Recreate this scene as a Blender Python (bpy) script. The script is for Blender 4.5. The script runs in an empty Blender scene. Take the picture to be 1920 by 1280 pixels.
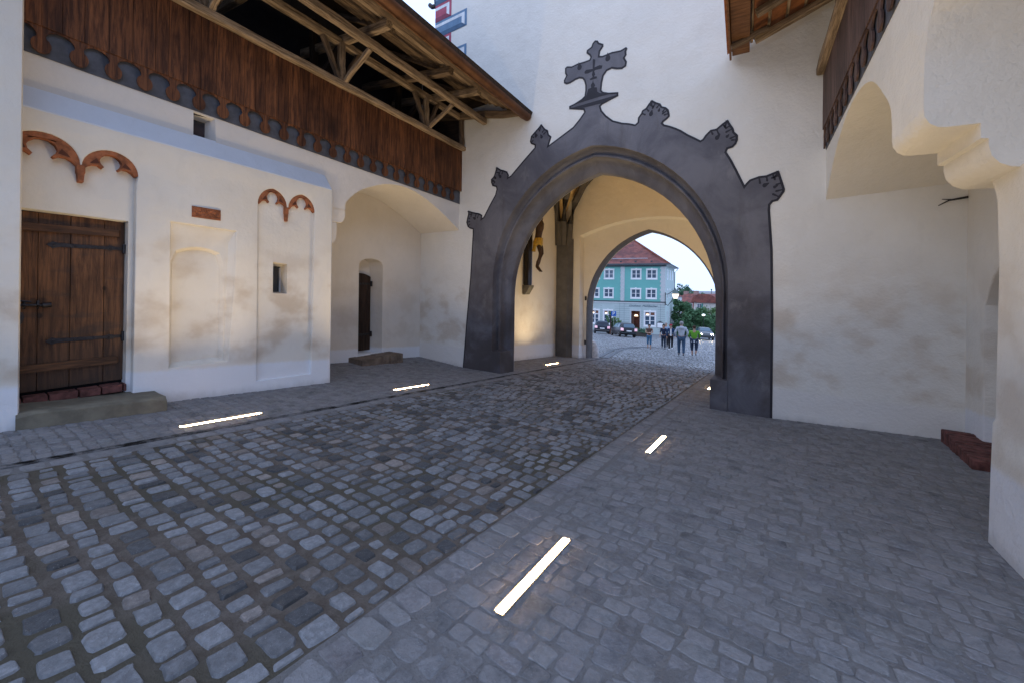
import bpy, bmesh, math, random
from mathutils import Vector, Matrix
from mathutils.geometry import tessellate_polygon
R = math.radians
random.seed(7)
SC = bpy.context.scene
COL = SC.collection
SL = 0.081735
T = 9.24            # courtyard face of the gate tower
def smooth(a, b, x):
    t = max(0., min(1., (x-a)/(b-a))); return t*t*(3-2*t)
def gz(y):          # the street falls away from the viewer
    if y < -30: return SL*30
    if y < 17: return -SL*y
    if y < 80: return -SL*17-.0867*(y-17)
    return -SL*17-.0867*63
def g(x, y):
    z = gz(y)
    if y < 12:
        k = smooth(5, 8.5, y)
        if x > -.3: z += .05*(x+.3)*k
        if x < -8: z += .06*min(2, -8-x)
    return z
# ---------------------------------------------------------------- materials
class NT:
    def __init__(s, name):
        s.m = bpy.data.materials.new(name); s.m.use_nodes = True
        s.t = s.m.node_tree; s.t.nodes.clear()
        s.out = s.t.nodes.new('ShaderNodeOutputMaterial')
        s.b = s.t.nodes.new('ShaderNodeBsdfPrincipled')
        s.t.links.new(s.b.outputs[0], s.out.inputs[0])
    def n(s, typ, **kw):
        o = s.t.nodes.new('ShaderNode'+typ)
        for k, v in kw.items(): setattr(o, k, v)
        return o
    def put(s, inp, v):
        if hasattr(v, 'is_output') or isinstance(v, bpy.types.NodeSocket): s.t.links.new(v, inp)
        elif isinstance(v, (tuple, list)) and len(v) == 3 and inp.type == 'RGBA': inp.default_value = (*v, 1)
        else: inp.default_value = v
    def pos(s): return s.n('NewGeometry').outputs['Position']
    def obj(s): return s.n('TexCoord').outputs['Object']
    def mapv(s, v, scale=(1,1,1), loc=(0,0,0), rot=(0,0,0)):
        o = s.n('Mapping'); s.put(o.inputs['Vector'], v)
        o.inputs['Scale'].default_value = scale; o.inputs['Location'].default_value = loc; o.inputs['Rotation'].default_value = rot
        return o.outputs[0]
    def noise(s, v, scale, detail=4, rough=.55, dist=0):
        o = s.n('TexNoise'); s.put(o.inputs['Vector'], v)
        o.inputs['Scale'].default_value = scale; o.inputs['Detail'].default_value = detail
        o.inputs['Roughness'].default_value = rough; o.inputs['Distortion'].default_value = dist
        return o.outputs['Fac']
    def math(s, op, a, b=0., c=0., clamp=False):
        o = s.n('Math', operation=op, use_clamp=clamp)
        for i, v in enumerate((a, b, c)): s.put(o.inputs[i], v)
        return o.outputs[0]
    def rng(s, v, a, b, c=0., d=1.):
        o = s.n('MapRange', interpolation_type='SMOOTHSTEP'); s.put(o.inputs[0], v)
        for i, q in enumerate((a, b, c, d)): s.put(o.inputs[i+1], q)
        return o.outputs[0]
    def mix(s, f, a, b, mode='MIX'):
        o = s.n('Mix', data_type='RGBA', blend_type=mode)
        s.put(o.inputs[0], f); s.put(o.inputs[6], a); s.put(o.inputs[7], b); return o.outputs[2]
    def sep(s, v):
        o = s.n('SeparateXYZ'); s.put(o.inputs[0], v); return o.outputs
    def bump(s, h, strength=.3, dist=.02, prev=None):
        o = s.n('Bump'); s.put(o.inputs['Height'], h)
        o.inputs['Strength'].default_value = strength; o.inputs['Distance'].default_value = dist
        if prev is not None: s.put(o.inputs['Normal'], prev)
        return o.outputs[0]
    def fin(s, col, rough=.8, normal=None, metal=0., spec=.3):
        s.put(s.b.inputs['Base Color'], col); s.put(s.b.inputs['Roughness'], rough)
        s.b.inputs['Metallic'].default_value = metal; s.b.inputs['Specular IOR Level'].default_value = spec
        if normal is not None: s.put(s.b.inputs['Normal'], normal)
        return s.m
def plaster(name, col, low, stain=.6, plinth=.55, rough_b=.5, stain_c=(.46,.36,.255), seed=0.):
    k = NT(name); p = k.pos(); x, y, z = k.sep(p)[0:3]
    h = k.math('ADD', z, k.math('MULTIPLY', y, SL))
    pv = k.mapv(p, loc=(seed, seed*.7, 0))
    n1 = k.noise(pv, .9, 5, .6, .4); n2 = k.noise(k.mapv(p, (1,1,1.35), (3+seed,0,1)), 1.35, 4, .52, .05)
    n3 = k.noise(pv, 14, 3); n4 = k.noise(k.mapv(p, (1,1,.45), (seed,5,0)), 5, 6, .65)
    base = k.mix(k.rng(n1, .3, .75), tuple(c*.93 for c in col), col)
    base = k.mix(k.math('MULTIPLY', k.rng(n4, .5, .8), .22), base, tuple(c*.72 for c in col))
    hm = k.math('ADD', h, k.math('MULTIPLY', n3, .06))
    pm = k.rng(hm, plinth-.04, plinth+.04)
    band = k.math('MULTIPLY', k.rng(h, plinth-.05, plinth+.12), k.rng(h, 3.4, 1.6))
    st = k.math('MULTIPLY', k.math('MULTIPLY', k.rng(n2, .44, .66), band), stain*.85)
    base = k.mix(st, base, stain_c)
    base = k.mix(pm, low, base)
    dirt = k.math('MULTIPLY', k.rng(k.math('ADD', h, k.math('MULTIPLY', n4, .25)), .3, .1), .4)
    base = k.mix(dirt, base, (.28,.27,.26))
    b1 = k.bump(k.noise(pv, 1.6, 3), .35, .12)
    b2 = k.bump(k.noise(pv, 22, 5, .6), rough_b, .012, b1)
    return k.fin(base, .88, b2, spec=.15)
def flat(name, col, rough=.6, metal=0., var=.15, scale=6., bump=.1, spec=.3, bs=40.):
    k = NT(name); p = k.obj(); n = k.noise(p, scale, 5, .6)
    c = k.mix(k.rng(n, .3, .7), tuple(q*(1-var) for q in col), tuple(min(1, q*(1+var*.6)) for q in col))
    return k.fin(c, rough, k.bump(k.noise(p, bs, 3), bump, .01) if bump else None, metal, spec)
def wood(name, dark, light, axis=2, s=1., rough=.6, bump=.4, space='obj', plank=0, knots=False):
    k = NT(name); p = k.obj() if space == 'obj' else k.pos()
    sc = [9*s, 9*s, 9*s]; sc[axis] = .7*s
    info = k.n('ObjectInfo').outputs['Random']
    cm = k.n('CombineXYZ'); k.put(cm.inputs[0], k.math('MULTIPLY', info, 31.)); k.put(cm.inputs[1], k.math('MULTIPLY', info, 17.))
    va = k.n('VectorMath', operation='ADD'); k.put(va.inputs[0], p); k.put(va.inputs[1], cm.outputs[0]); p = va.outputs[0]
    gr = k.noise(k.mapv(p, tuple(sc)), 3., 8, .7, .5)
    fine = k.noise(k.mapv(p, tuple(q*4 if i != axis else q*1.5 for i, q in enumerate(sc))), 4., 4, .6)
    bl = k.noise(p, 1.3*s, 4, .6)
    c = k.mix(k.rng(gr, .32, .68), dark, light)
    c = k.mix(k.math('MULTIPLY', k.rng(fine, .5, .7), .45), c, tuple(q*.45 for q in dark))
    c = k.mix(k.math('MULTIPLY', k.rng(bl, .48, .72), .6), c, tuple(q*.5 for q in dark))
    if plank:
        wn = k.n('TexWhiteNoise', noise_dimensions='1D'); k.put(wn.inputs['W'], k.math('FLOOR', k.math('DIVIDE', k.sep(k.pos())[1], plank)))
        c = k.mix(1., c, k.mix(wn.outputs['Value'], (.65,.6,.58), (1.35,1.3,1.25)), 'MULTIPLY')
    if knots:
        vo = k.n('TexVoronoi'); k.put(vo.inputs['Vector'], k.mapv(p, (1,1,.75))); vo.inputs['Scale'].default_value = 4.2
        c = k.mix(k.rng(vo.outputs['Distance'], .14, .09), c, tuple(q*.35 for q in dark))
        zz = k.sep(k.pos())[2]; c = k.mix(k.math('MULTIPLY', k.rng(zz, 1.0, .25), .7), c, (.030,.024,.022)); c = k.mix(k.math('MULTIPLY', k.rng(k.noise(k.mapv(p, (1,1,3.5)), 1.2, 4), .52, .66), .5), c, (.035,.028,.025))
    hgt = k.math('ADD', gr, k.math('MULTIPLY', fine, .5))
    return k.fin(c, rough, k.bump(hgt, bump, .02), spec=.25)
def tinted(name, base, rough=.6, amt=1., bump=.35, grit=(.5,.5,.5), cover=None, cv=(.55,.7,.5), spec=.3):   # stones: one tint per face
    k = NT(name); a = k.n('Attribute', attribute_name='tint').outputs['Color']; p = k.pos()
    n = k.noise(p, 26, 6, .65); n2 = k.noise(p, 110, 3, .6); n3 = k.noise(p, 1.1, 4)
    c = k.mix(1., a, base, 'MULTIPLY')
    c = k.mix(k.rng(n, .35, .75), k.mix(.35, c, (0,0,0)), c)
    c = k.mix(k.math('MULTIPLY', k.rng(n2, .62, .72), .4), c, grit)
    c = k.mix(k.math('MULTIPLY', k.rng(n3, .5, .75), .25), c, (.1,.085,.07))
    if cover: c = k.mix(k.math('MULTIPLY', k.rng(k.noise(p, 4.5, 7, .68), cv[0], cv[1]), cv[2]), c, cover)
    r = k.rng(n3, .3, .7, rough-.1, rough+.14)
    return k.fin(c, r, k.bump(k.math('ADD', n, k.math('MULTIPLY', n2, .4)), bump, .012), spec=spec)
def soil(name, c1, c2, c3):
    k = NT(name); p = k.pos(); n = k.noise(p, 7, 8, .7); n2 = k.noise(p, 60, 5, .7); n3 = k.noise(p, .8, 3)
    c = k.mix(k.rng(n, .35, .65), c1, c2); c = k.mix(k.rng(n3, .45, .65), c, c3); c = k.mix(k.math('MULTIPLY', n2, .5), c, tuple(q*.5 for q in c1))
    return k.fin(c, .92, k.bump(k.math('ADD', n2, n), .9, .02), spec=.1)
def emit(name, col, st):
    k = NT(name); k.fin((.8,.8,.8)); k.b.inputs['Emission Color'].default_value = (*col, 1); k.b.inputs['Emission Strength'].default_value = st
    return k.m
def glass(name, col=(.03,.035,.045), rough=.08):
    k = NT(name); return k.fin(col, rough, spec=.8)
def leafmat(name, a, b, c=None):
    k = NT(name); n = k.noise(k.pos(), 1.3, 5); n2 = k.noise(k.pos(), 9, 2)
    q = k.mix(k.rng(n, .35, .65), a, b)
    q = k.mix(k.math('MULTIPLY', n2, .5), q, c or tuple(v*1.5 for v in b))
    return k.fin(q, .6, spec=.25)
WARM = (.80,.715,.60); LOW = (.69,.70,.72)
M = {}
M['plaster'] = plaster('court_plaster', (.71,.665,.585), LOW, .75)
M['plaster_upper'] = plaster('upper_plaster', (.68,.64,.59), LOW, .1, seed=4.)
M['tower'] = plaster('tower_plaster', (.705,.685,.635), (.66,.64,.61), .62, .62, .8, seed=9.)
M['alcove'] = plaster('alcove_plaster', (.68,.625,.55), LOW, .35, .5, .4, seed=2.)
M['passage'] = plaster('passage_plaster', (.76,.71,.61), LOW, .3, .58, .4, seed=6.)
M['rightwall'] = plaster('right_plaster', (.71,.675,.605), LOW, .5, .7, .9, seed=12.)
def archpaint():
    k = NT('arch_paint'); p = k.pos(); n = k.noise(p, .8, 6, .65, .8); n2 = k.noise(k.mapv(p, (3,3,.6)), 1.5, 6, .65); n3 = k.noise(p, 40, 4)
    c = k.mix(k.rng(n, .32, .68), (.085,.083,.098), (.150,.146,.162))
    c = k.mix(k.math('MULTIPLY', k.rng(n2, .5, .75), .4), c, (.075,.065,.062))
    zz = k.sep(p)[2]; lo_ = k.math('MULTIPLY', k.rng(zz, 3.2, .2), k.rng(k.noise(p, 1.1, 5, .6, .4), .36, .6)); c = k.mix(k.math('MULTIPLY', lo_, .75), c, (.052,.042,.040))
    c = k.mix(k.math('MULTIPLY', k.rng(k.noise(k.mapv(p, (1,1,.5), (7,0,3)), 2.2, 6, .7), .58, .72), .3), c, (.25,.235,.235))
    return k.fin(c, .62, k.bump(k.math('ADD', n3, n), .4, .015), spec=.3)
M['arch'] = archpaint()
M['outline'] = flat('outline_paint', (.022,.020,.026), .6)
M['fill'] = M['arch']
M['terracotta'] = flat('terracotta', (.30,.105,.045), .8, var=.45, scale=9, bump=.6)
M['eye'] = flat('terracotta_shadow', (.10,.035,.02), .9)
M['boards'] = wood('stained_boards', (.040,.016,.008), (.195,.078,.031), 2, .8, .55, plank=.213)
M['boards_r'] = wood('greyed_boards', (.045,.026,.022), (.15,.095,.08), 2, .8, .6, plank=.19)
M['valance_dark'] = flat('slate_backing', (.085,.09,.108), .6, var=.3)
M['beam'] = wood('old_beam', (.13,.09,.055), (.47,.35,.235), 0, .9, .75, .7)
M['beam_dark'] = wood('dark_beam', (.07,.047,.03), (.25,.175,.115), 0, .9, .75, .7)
M['beam_in'] = wood('shade_dark_beam', (.02,.014,.01), (.07,.045,.03), 0, .9, .8, .6)  # shade inside the gallery is put into this near-black timber colour
M['gutter'] = flat('copper_gutter', (.12,.055,.028), .42, .55, .3, 4, .15)
M['soffit'] = wood('soffit_boards', (.10,.045,.02), (.24,.115,.05), 1, .8, .6)
M['rooftile'] = flat('roof_tile', (.22,.07,.04), .8, var=.4)
M['tile_under'] = flat('tile_underside', (.33,.13,.055), .8, var=.35)
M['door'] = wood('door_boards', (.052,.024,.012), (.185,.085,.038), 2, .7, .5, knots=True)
M['door_rail'] = wood('door_rails', (.05,.024,.013), (.17,.08,.036), 1, .7, .5)
M['doordark'] = wood('dark_door', (.018,.010,.007), (.05,.028,.018), 2, .7, .6)
M['iron'] = flat('wrought_iron', (.045,.042,.045), .5, .7, .3, 20, .3)
M['steel'] = flat('steel_frame', (.35,.34,.33), .4, .8)
M['brick'] = flat('old_brick', (.24,.065,.045), .85, var=.5, scale=11, bump=.6)
M['darkbrick'] = flat('dark_brick', (.125,.05,.043), .85, var=.55, scale=9, bump=.6)
M['sandstone'] = flat('green_sandstone', (.16,.145,.11), .85, var=.25, scale=5, bump=.5)
M['woodstep'] = flat('worn_step', (.17,.13,.10), .85, var=.4, scale=5, bump=.5)
M['glass'] = glass('dark_glass')
M['void'] = flat('dark_interior', (.006,.006,.007), .9, bump=0)
M['cobble'] = tinted('cobble_granite', (1,1,1), .62, bump=.8, cover=(.15,.135,.12), cv=(.56,.72,.5))
M['flag'] = tinted('pavement_stone', (1,1,1), .8, bump=.9, cover=(.25,.243,.245), cv=(.36,.66,.75), spec=.18)
M['soil'] = soil('joint_soil', (.135,.11,.09), (.21,.18,.155), (.12,.108,.08))
M['mortar'] = soil('joint_mortar', (.215,.207,.205), (.28,.273,.272), (.225,.217,.21))
M['lamp'] = emit('strip_glow', (1,.80,.52), 4.5)
M['lamp_edge'] = emit('strip_edge_glow', (1,.64,.32), 90)
# ---------------------------------------------------------------- mesh builder
class MB:
    def __init__(s): s.v, s.f, s.t, s.mi, s.cm = [], [], [], [], 0
    def add(s, vs, fs, tint=None):
        o = len(s.v); s.v += [tuple(v) for v in vs]
        for f in fs: s.f.append([i+o for i in f]); s.t.append(tint or (1,1,1)); s.mi.append(s.cm)
        return o
    def box(s, lo, hi, m=None):
        x0,y0,z0 = lo; x1,y1,z1 = hi
        vs = [Vector(p) for p in ((x0,y0,z0),(x1,y0,z0),(x1,y1,z0),(x0,y1,z0),(x0,y0,z1),(x1,y0,z1),(x1,y1,z1),(x0,y1,z1))]
        if m: vs = [m @ v for v in vs]
        s.add(vs, [(0,3,2,1),(4,5,6,7),(0,1,5,4),(1,2,6,5),(2,3,7,6),(3,0,4,7)]); return s
    def poly(s, loops, fn):
        L = [[Vector((*p, 0)) for p in l] for l in loops]
        tr = tessellate_polygon(L); fl = [p for l in loops for p in l]
        s.add([fn(*p) for p in fl], tr); return s
    def loft(s, rings, closed=True, cap0=False, cap1=False):
        n = len(rings[0]); o = s.add([p for r in rings for p in r], [])
        fs = []
        for k in range(len(rings)-1):
            for i in range(n if closed else n-1):
                j = (i+1) % n; fs.append((o+k*n+i, o+k*n+j, o+(k+1)*n+j, o+(k+1)*n+i))
        if cap0: fs.append(tuple(o+i for i in range(n))[::-1])
        if cap1: fs.append(tuple(o+(len(rings)-1)*n+i for i in range(n)))
        for f in fs: s.f.append(list(f)); s.t.append((1,1,1)); s.mi.append(s.cm)
        return s
    def prism(s, loop, f0, f1):          # closed outline swept from f0 to f1, with both caps
        s.loft([[f0(*p) for p in loop], [f1(*p) for p in loop]]); s.poly([loop], f0); s.poly([loop], f1); return s
    def tube(s, pts, rad, n=8, caps=True):
        pts = [Vector(p) for p in pts]; rs = rad if isinstance(rad, (list, tuple)) else [rad]*len(pts); rings = []
        for i, p in enumerate(pts):
            d = (pts[min(i+1, len(pts)-1)]-pts[max(i-1, 0)]).normalized()
            a = d.orthogonal().normalized() if abs(d.z) > .95 else d.cross(Vector((0,0,1))).normalized(); b = d.cross(a)
            rings.append([p+(a*math.cos(2*math.pi*q/n)+b*math.sin(2*math.pi*q/n))*rs[i] for q in range(n)])
        return s.loft(rings, True, caps, caps)
    def ball(s, c, r, n=10, m=7, sq=None):
        c = Vector(c); r = Vector((r,r,r)) if not hasattr(r, '__len__') else Vector(r)
        rings = [[c+Vector((r.x*math.sin(math.pi*(k+.02)/(m-.96))*math.cos(2*math.pi*i/n), r.y*math.sin(math.pi*(k+.02)/(m-.96))*math.sin(2*math.pi*i/n), r.z*math.cos(math.pi*(k+.02)/(m-.96)))) for i in range(n)] for k in range(m)]
        return s.loft(rings, True, True, True)
    def build(s, name, mat, parent=None, sharp=35, bevel=0, kind=None, recalc=True, weld=True, fix=True):
        me = bpy.data.meshes.new(name); me.from_pydata(s.v, [], s.f)
        mats = mat if isinstance(mat, (list, tuple)) else [mat]
        for m in mats: me.materials.append(m)
        if len(mats) > 1: me.polygons.foreach_set('material_index', s.mi)
        if any(t != (1,1,1) for t in s.t):
            a = me.attributes.new('tint', 'FLOAT_COLOR', 'FACE'); a.data.foreach_set('color', [q for t in s.t for q in (*t, 1)]); weld = recalc = False
        if weld or recalc:
            bm = bmesh.new(); bm.from_mesh(me)
            if weld: bmesh.ops.remove_doubles(bm, verts=bm.verts, dist=.0004)
            if recalc: bmesh.ops.recalc_face_normals(bm, faces=bm.faces)
            bm.to_mesh(me); bm.free()
        me.shade_smooth(); me.set_sharp_from_angle(angle=R(sharp)); me.update()
        o = bpy.data.objects.new(name, me); COL.objects.link(o)
        if bevel:
            b = o.modifiers.new('edge', 'BEVEL'); b.width = bevel; b.segments = 2; b.limit_method = 'ANGLE'; b.angle_limit = R(40)
        if parent is not None: attach(o, parent)
        if kind: o['kind'] = kind
        return o
def attach(o, parent):
    o.parent = parent; o.matrix_parent_inverse = world(parent).inverted()
def world(o):
    m = o.matrix_basis.copy()
    return world(o.parent) @ o.matrix_parent_inverse @ m if o.parent else m
def thing(name, label, cat, loc=(0,0,0), group=None):
    o = bpy.data.objects.new(name, None); COL.objects.link(o); o.location = loc; o.empty_display_size = .2
    o['label'] = label; o['category'] = cat
    if group: o['group'] = group
    return o
def tag(o, label, cat, group=None):
    o['label'] = label; o['category'] = cat
    if group: o['group'] = group
    return o
def beam(name, p0, p1, w, h, mat, parent, roll=0., jit=.012, taper=0., nseg=7, up=(0,0,1)):   # hewn timber along its local X
    p0 = Vector(p0); p1 = Vector(p1); d = p1-p0; L = d.length; d.normalize()
    u = Vector(up); y = u.cross(d).normalized() if abs(u.dot(d)) < .98 else Vector((0,1,0)); z = d.cross(y)
    b = MB(); rings = []
    for i in range(nseg+1):
        t = i/nseg; a = w/2*(1-taper*t); c = h/2*(1-taper*t); q = lambda: random.uniform(-jit, jit)
        ch = min(w, h)*.14; oy, oz = q()*.8, q()*.8
        rings.append([Vector((L*t, yy+oy+q()*.3, zz+oz+q()*.3)) for yy, zz in ((-a+ch,-c),(a-ch,-c),(a,-c+ch),(a,c-ch),(a-ch,c),(-a+ch,c),(-a,c-ch),(-a,-c+ch))])
    b.loft(rings, True, True, True)
    o = b.build(name, mat, None, 28)
    m = Matrix((d, y, z)).transposed().to_4x4() @ Matrix.Rotation(roll, 4, 'X'); m.translation = p0
    o.matrix_basis = m
    if parent is not None: attach(o, parent)
    return o
def inset(loop, d):       # positive d grows a counter-clockwise loop
    n = len(loop); A = sum(loop[i][0]*loop[(i+1)%n][1]-loop[(i+1)%n][0]*loop[i][1] for i in range(n)); sg = 1 if A > 0 else -1
    res = []
    for i in range(n):
        p, q, r = Vector(loop[i-1]), Vector(loop[i]), Vector(loop[(i+1)%n])
        a = (q-p); b = (r-q)
        if a.length < 1e-6 or b.length < 1e-6: res.append(tuple(q)); continue
        a.normalize(); b.normalize(); na = Vector((a.y,-a.x))*sg; nb = Vector((b.y,-b.x))*sg
        m = na+nb
        if m.length < .3: m = na
        else: m = m.normalized()/max(.45, math.sqrt(max(.01, (1+na.dot(nb))/2)))
        res.append((q.x+m.x*d, q.y+m.y*d))
    return res
def arc(cx, cz, r, a0, a1, n): return [(cx+r*math.cos(R(a0+(a1-a0)*i/n)), cz+r*math.sin(R(a0+(a1-a0)*i/n))) for i in range(n+1)]
def pointed(w, ztop, z0, n=14):      # half profile of a two-centred arch: (half width, z), springing to apex
    hh = ztop-z0; c = max(0., (hh*hh-w*w)/(2*w)); r = w+c
    am = math.acos(min(1, c/r))
    return [(r*math.cos(am*i/n)-c, z0+r*math.sin(am*i/n)) for i in range(n+1)]
def spline(pts, n=5):     # smooth open curve through the points
    r = []
    for i in range(len(pts)-1):
        a, b, c, d = (Vector(pts[max(i-1, 0)]), Vector(pts[i]), Vector(pts[i+1]), Vector(pts[min(i+2, len(pts)-1)]))
        for k in range(n):
            t = k/n; r.append(tuple(.5*((2*b)+(c-a)*t+(2*a-5*b+4*c-d)*t*t+(3*b-a-3*c+d)*t**3)))
    return r+[tuple(pts[-1])]
def recess(mb, loop, fn, depth, r=.03, back=True, shrink=0., hole=None):
    """cut edge of an opening: rounded plaster arris, reveal, back face. fn(u, v, depth). Returns loop for the face and back loop"""
    face = inset(loop, r); rings = []
    for k in range(4):
        a = R(30*k); off = r*(1-math.sin(a)); dp = r*(1-math.cos(a))
        rings.append([fn(*p, dp) for p in inset(loop, off)])
    bl = inset(loop, -shrink) if shrink else loop
    rings.append([fn(*p, depth) for p in bl]); mb.loft(rings)
    if back: mb.poly([bl]+(hole or []), lambda u, v: fn(u, v, depth))
    return face, bl
SUN_EL, SUN_ROT, SUN_E, SUN_C = 8, 215, .25, (1,.95,.9)
SKY_ST, SKY_SAT, HAZE, HAZE_C = .15, 1.0, .85, (7.3,9.4,14.4)
LAMP_W = 62
# ================================================================ SETTING: ground, road, pavements
def xd(y): return -6.14-.021*(y-1.1)
def xr(y): return -1.93-.0128*(y-1)
def stones(mb, y0, y1, xl, xrf, rd, wr, gap, hgt, n, tintf, bed=0., jit=.12, dome=.006, drop=.014, slant=0., top=.84, sq=.42, tj=.007, tl=.02, rv=.2):
    y = y0; k = 0
    while y < y1:
        d = rd*random.uniform(1-rv, 1+rv); yc = y+d/2
        x = xl(yc)+random.uniform(0, .02); xe = xrf(yc)
        while x < xe-.04:
            w = random.uniform(*wr)
            if x+w > xe-.5*wr[0]: w = xe-x
            xc = x+w/2; a = max(.02, w/2-gap*random.uniform(.3,.75)); b = max(.02, d/2-gap*random.uniform(.3,.75))
            yy = yc+.035*math.sin(xc*1.7+y*.6)+random.uniform(-.012,.012)+slant*(xc-xl(yc))
            th = random.uniform(-.07,.07); tz = random.uniform(-tj,tj*.8); tx, ty = random.uniform(-tl,tl), random.uniform(-tl,tl)
            z0 = g(xc, yy)+hgt+tz; ring = []
            for i in range(n):
                an = 2*math.pi*(i+.5)/n; c, s = math.cos(an), math.sin(an); e = sq
                px = a*math.copysign(abs(c)**e, c)*(1+random.uniform(-jit, jit)); py = b*math.copysign(abs(s)**e, s)*(1+random.uniform(-jit, jit))
                ring.append((px*math.cos(th)-py*math.sin(th), px*math.sin(th)+py*math.cos(th)))
            P = lambda q, f, dz: (xc+q[0]*f, yy+q[1]*f, z0+dz-SL*q[1]*f+tx*q[0]+ty*q[1])
            t = tintf()
            if n >= 8:
                vs = [P(q, 1.04, -.06) for q in ring]+[P(q, 1, -drop) for q in ring]+[P(q, top, random.uniform(-.002,.002)) for q in ring]+[P((0,0), 1, dome)]
                fs = [(r*n+i, r*n+(i+1)%n, (r+1)*n+(i+1)%n, (r+1)*n+i) for r in range(2) for i in range(n)]+[(2*n+i, 2*n+(i+1)%n, 3*n) for i in range(n)]
            else:
                vs = [P(q, 1.1, -.04) for q in ring]+[P(q, .88, random.uniform(-.003,.003)) for q in ring]
                fs = [(i, (i+1)%n, n+(i+1)%n, n+i) for i in range(n)]+[tuple(n+i for i in range(n))]
            mb.add(vs, fs, t); x += w
        y += d; k += 1
def bedsheet(mb, y0, y1, xl, xrf, dz, ny=40, nx=14, tint=(1,1,1)):
    vs = [(xl(y)+(xrf(y)-xl(y))*i/nx, y, g(xl(y)+(xrf(y)-xl(y))*i/nx, y)+dz+random.uniform(-.004,.004)) for j in range(ny+1) for y in [y0+(y1-y0)*j/ny] for i in range(nx+1)]
    mb.add(vs, [(j*(nx+1)+i, j*(nx+1)+i+1, (j+1)*(nx+1)+i+1, (j+1)*(nx+1)+i) for j in range(ny) for i in range(nx)])
def t_cobble():
    u = random.random(); b = random.uniform(.16,.32)
    if u < .16: b = random.uniform(.075,.12)
    if u > .9: return (b*1.12, b*1.0, b*.93)
    return (b*.965, b*.99, b*1.04)
def t_flag():
    b = random.uniform(.20,.29)*(.72 if random.random() < .15 else 1)
    return (b*random.uniform(.98,1.03), b, b*random.uniform(1.0,1.06))
def t_edge():
    b = random.uniform(.18,.31); return (b*random.uniform(.97,1.05), b*.99, b*random.uniform(.98,1.06))
def t_plaza():
    b = random.uniform(.22,.42); return (b*.97, b, b*1.03)
# terrain out to the horizon
xs = [-900,-300,-120,-60,-35,-20,-10,-5,0,5,15,40,120,300,900]; ys = [-60,-40,-30,-20,-10,-5,0,4,8,12,17,20,26,32,40,46,52,60,70,80,110,180,400,1200]
def ground_mat():
    k = NT('far_paving'); p = k.pos(); br = k.n('TexBrick'); k.put(br.inputs['Vector'], p)
    br.inputs['Scale'].default_value = 3.2; br.inputs['Color1'].default_value = (.22,.23,.24,1); br.inputs['Color2'].default_value = (.13,.14,.15,1); br.inputs['Mortar'].default_value = (.07,.065,.06,1)
    n = k.noise(p, 4, 6); c = k.mix(k.math('MULTIPLY', n, .5), br.outputs[0], (.12,.12,.12))
    return k.fin(c, .55, k.bump(n, .4, .02), spec=.4)
b = MB(); nx = len(xs)
b.add([(x, y, gz(y)-.12+.1*smooth(45, 50, y)) for y in ys for x in xs], [(j*nx+i, j*nx+i+1, (j+1)*nx+i+1, (j+1)*nx+i) for j in range(len(ys)-1) for i in range(nx-1)])
b.build('ground', ground_mat(), kind='structure')
# the cobbled carriageway
b = MB(); bedsheet(b, -3, 17, lambda y: xd(y)+.28, xr, -.001, 140, 60); b.build('road_bed', M['soil'], kind='structure')
b = MB()
stones(b, -.6, 5.5, lambda y: xd(y)+.30, xr, .172, (.115,.225), .042, .013, 12, t_cobble, jit=.10, drop=.016, dome=.002, top=.88, sq=.30)
stones(b, 5.5, 17.0, lambda y: xd(y)+.30, xr, .168, (.12,.225), .030, .012, 8, t_cobble, jit=.07, drop=.015, dome=.002, top=.87)
b.build('cobbled_road', M['cobble'], sharp=24, kind='structure')
# pavements: flush stones in pale mortar
b = MB(); bedsheet(b, -3, 9.3, xr, lambda y: 2.6, -.001, 120, 50); bedsheet(b, 9.3, 17, xr, lambda y: .5, -.001)
bedsheet(b, -3, 17, lambda y: -10.1 if y > 4.8 else -8.7, lambda y: xd(y)+.3, -.001, 90, 24)
b.build('mortar_bed', M['mortar'], kind='structure')
b = MB()
stones(b, -.3, 9.3, xr, lambda y: xr(y)+.24, .165, (.15,.26), .024, .005, 12, t_edge, jit=.12, drop=.008, dome=.001, top=.92, sq=.30, tj=.003, tl=.01)
stones(b, -.3, 5.0, lambda y: xr(y)+.26, lambda y: 2.5, .125, (.10,.21), .015, .0025, 10, t_flag, jit=.12, drop=.0035, dome=.0, slant=.05, top=.93, sq=.30, tj=.0012, tl=.005)
stones(b, 5.0, 9.5, lambda y: xr(y)+.26, lambda y: 2.5, .125, (.11,.2), .014, .0025, 8, t_flag, jit=.11, drop=.0035, dome=.0, slant=.03, top=.93, sq=.30, tj=.0012, tl=.005)
stones(b, 9.3, 17, xr, lambda y: .4, .14, (.12,.2), .016, .004, 8, t_flag, jit=.08, drop=.006)
stones(b, -.3, 17, lambda y: -10 if y > 4.7 else -8.5, lambda y: xd(y)-.05, .13, (.12,.2), .014, .006, 8, t_flag, jit=.09, drop=.006, dome=.0, top=.93, tj=.0012, tl=.005)
stones(b, -.3, 17, lambda y: xd(y)+.05, lambda y: xd(y)+.27, .24, (.22,.23), .012, .006, 8, t_flag, jit=.05, drop=.007)
b.build('pavement', M['flag'], sharp=12, kind='structure')
b = MB()                       # slotted drain between road and left pavement
b.cm = 1; bedsheet(b, -1, 17, lambda y: xd(y)-.05, lambda y: xd(y)+.05, .0035, 60, 1); b.cm = 0
y = -.6
while y < 17:
    xx = xd(y); md = Matrix.Translation((xx, y, g(xx, y))) @ Matrix.Rotation(-math.atan(SL), 4, 'X')
    for x0, x1 in ((-.052,-.011), (.011,.05)): b.box((x0,0,-.03), (x1,.245,.008), md)
    b.box((-.011,-.03,-.03), (.011,.05,.0075), md); y += .25
b.build('drain_channel', [M['flag'], M['void']], kind='structure', weld=False)
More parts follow.
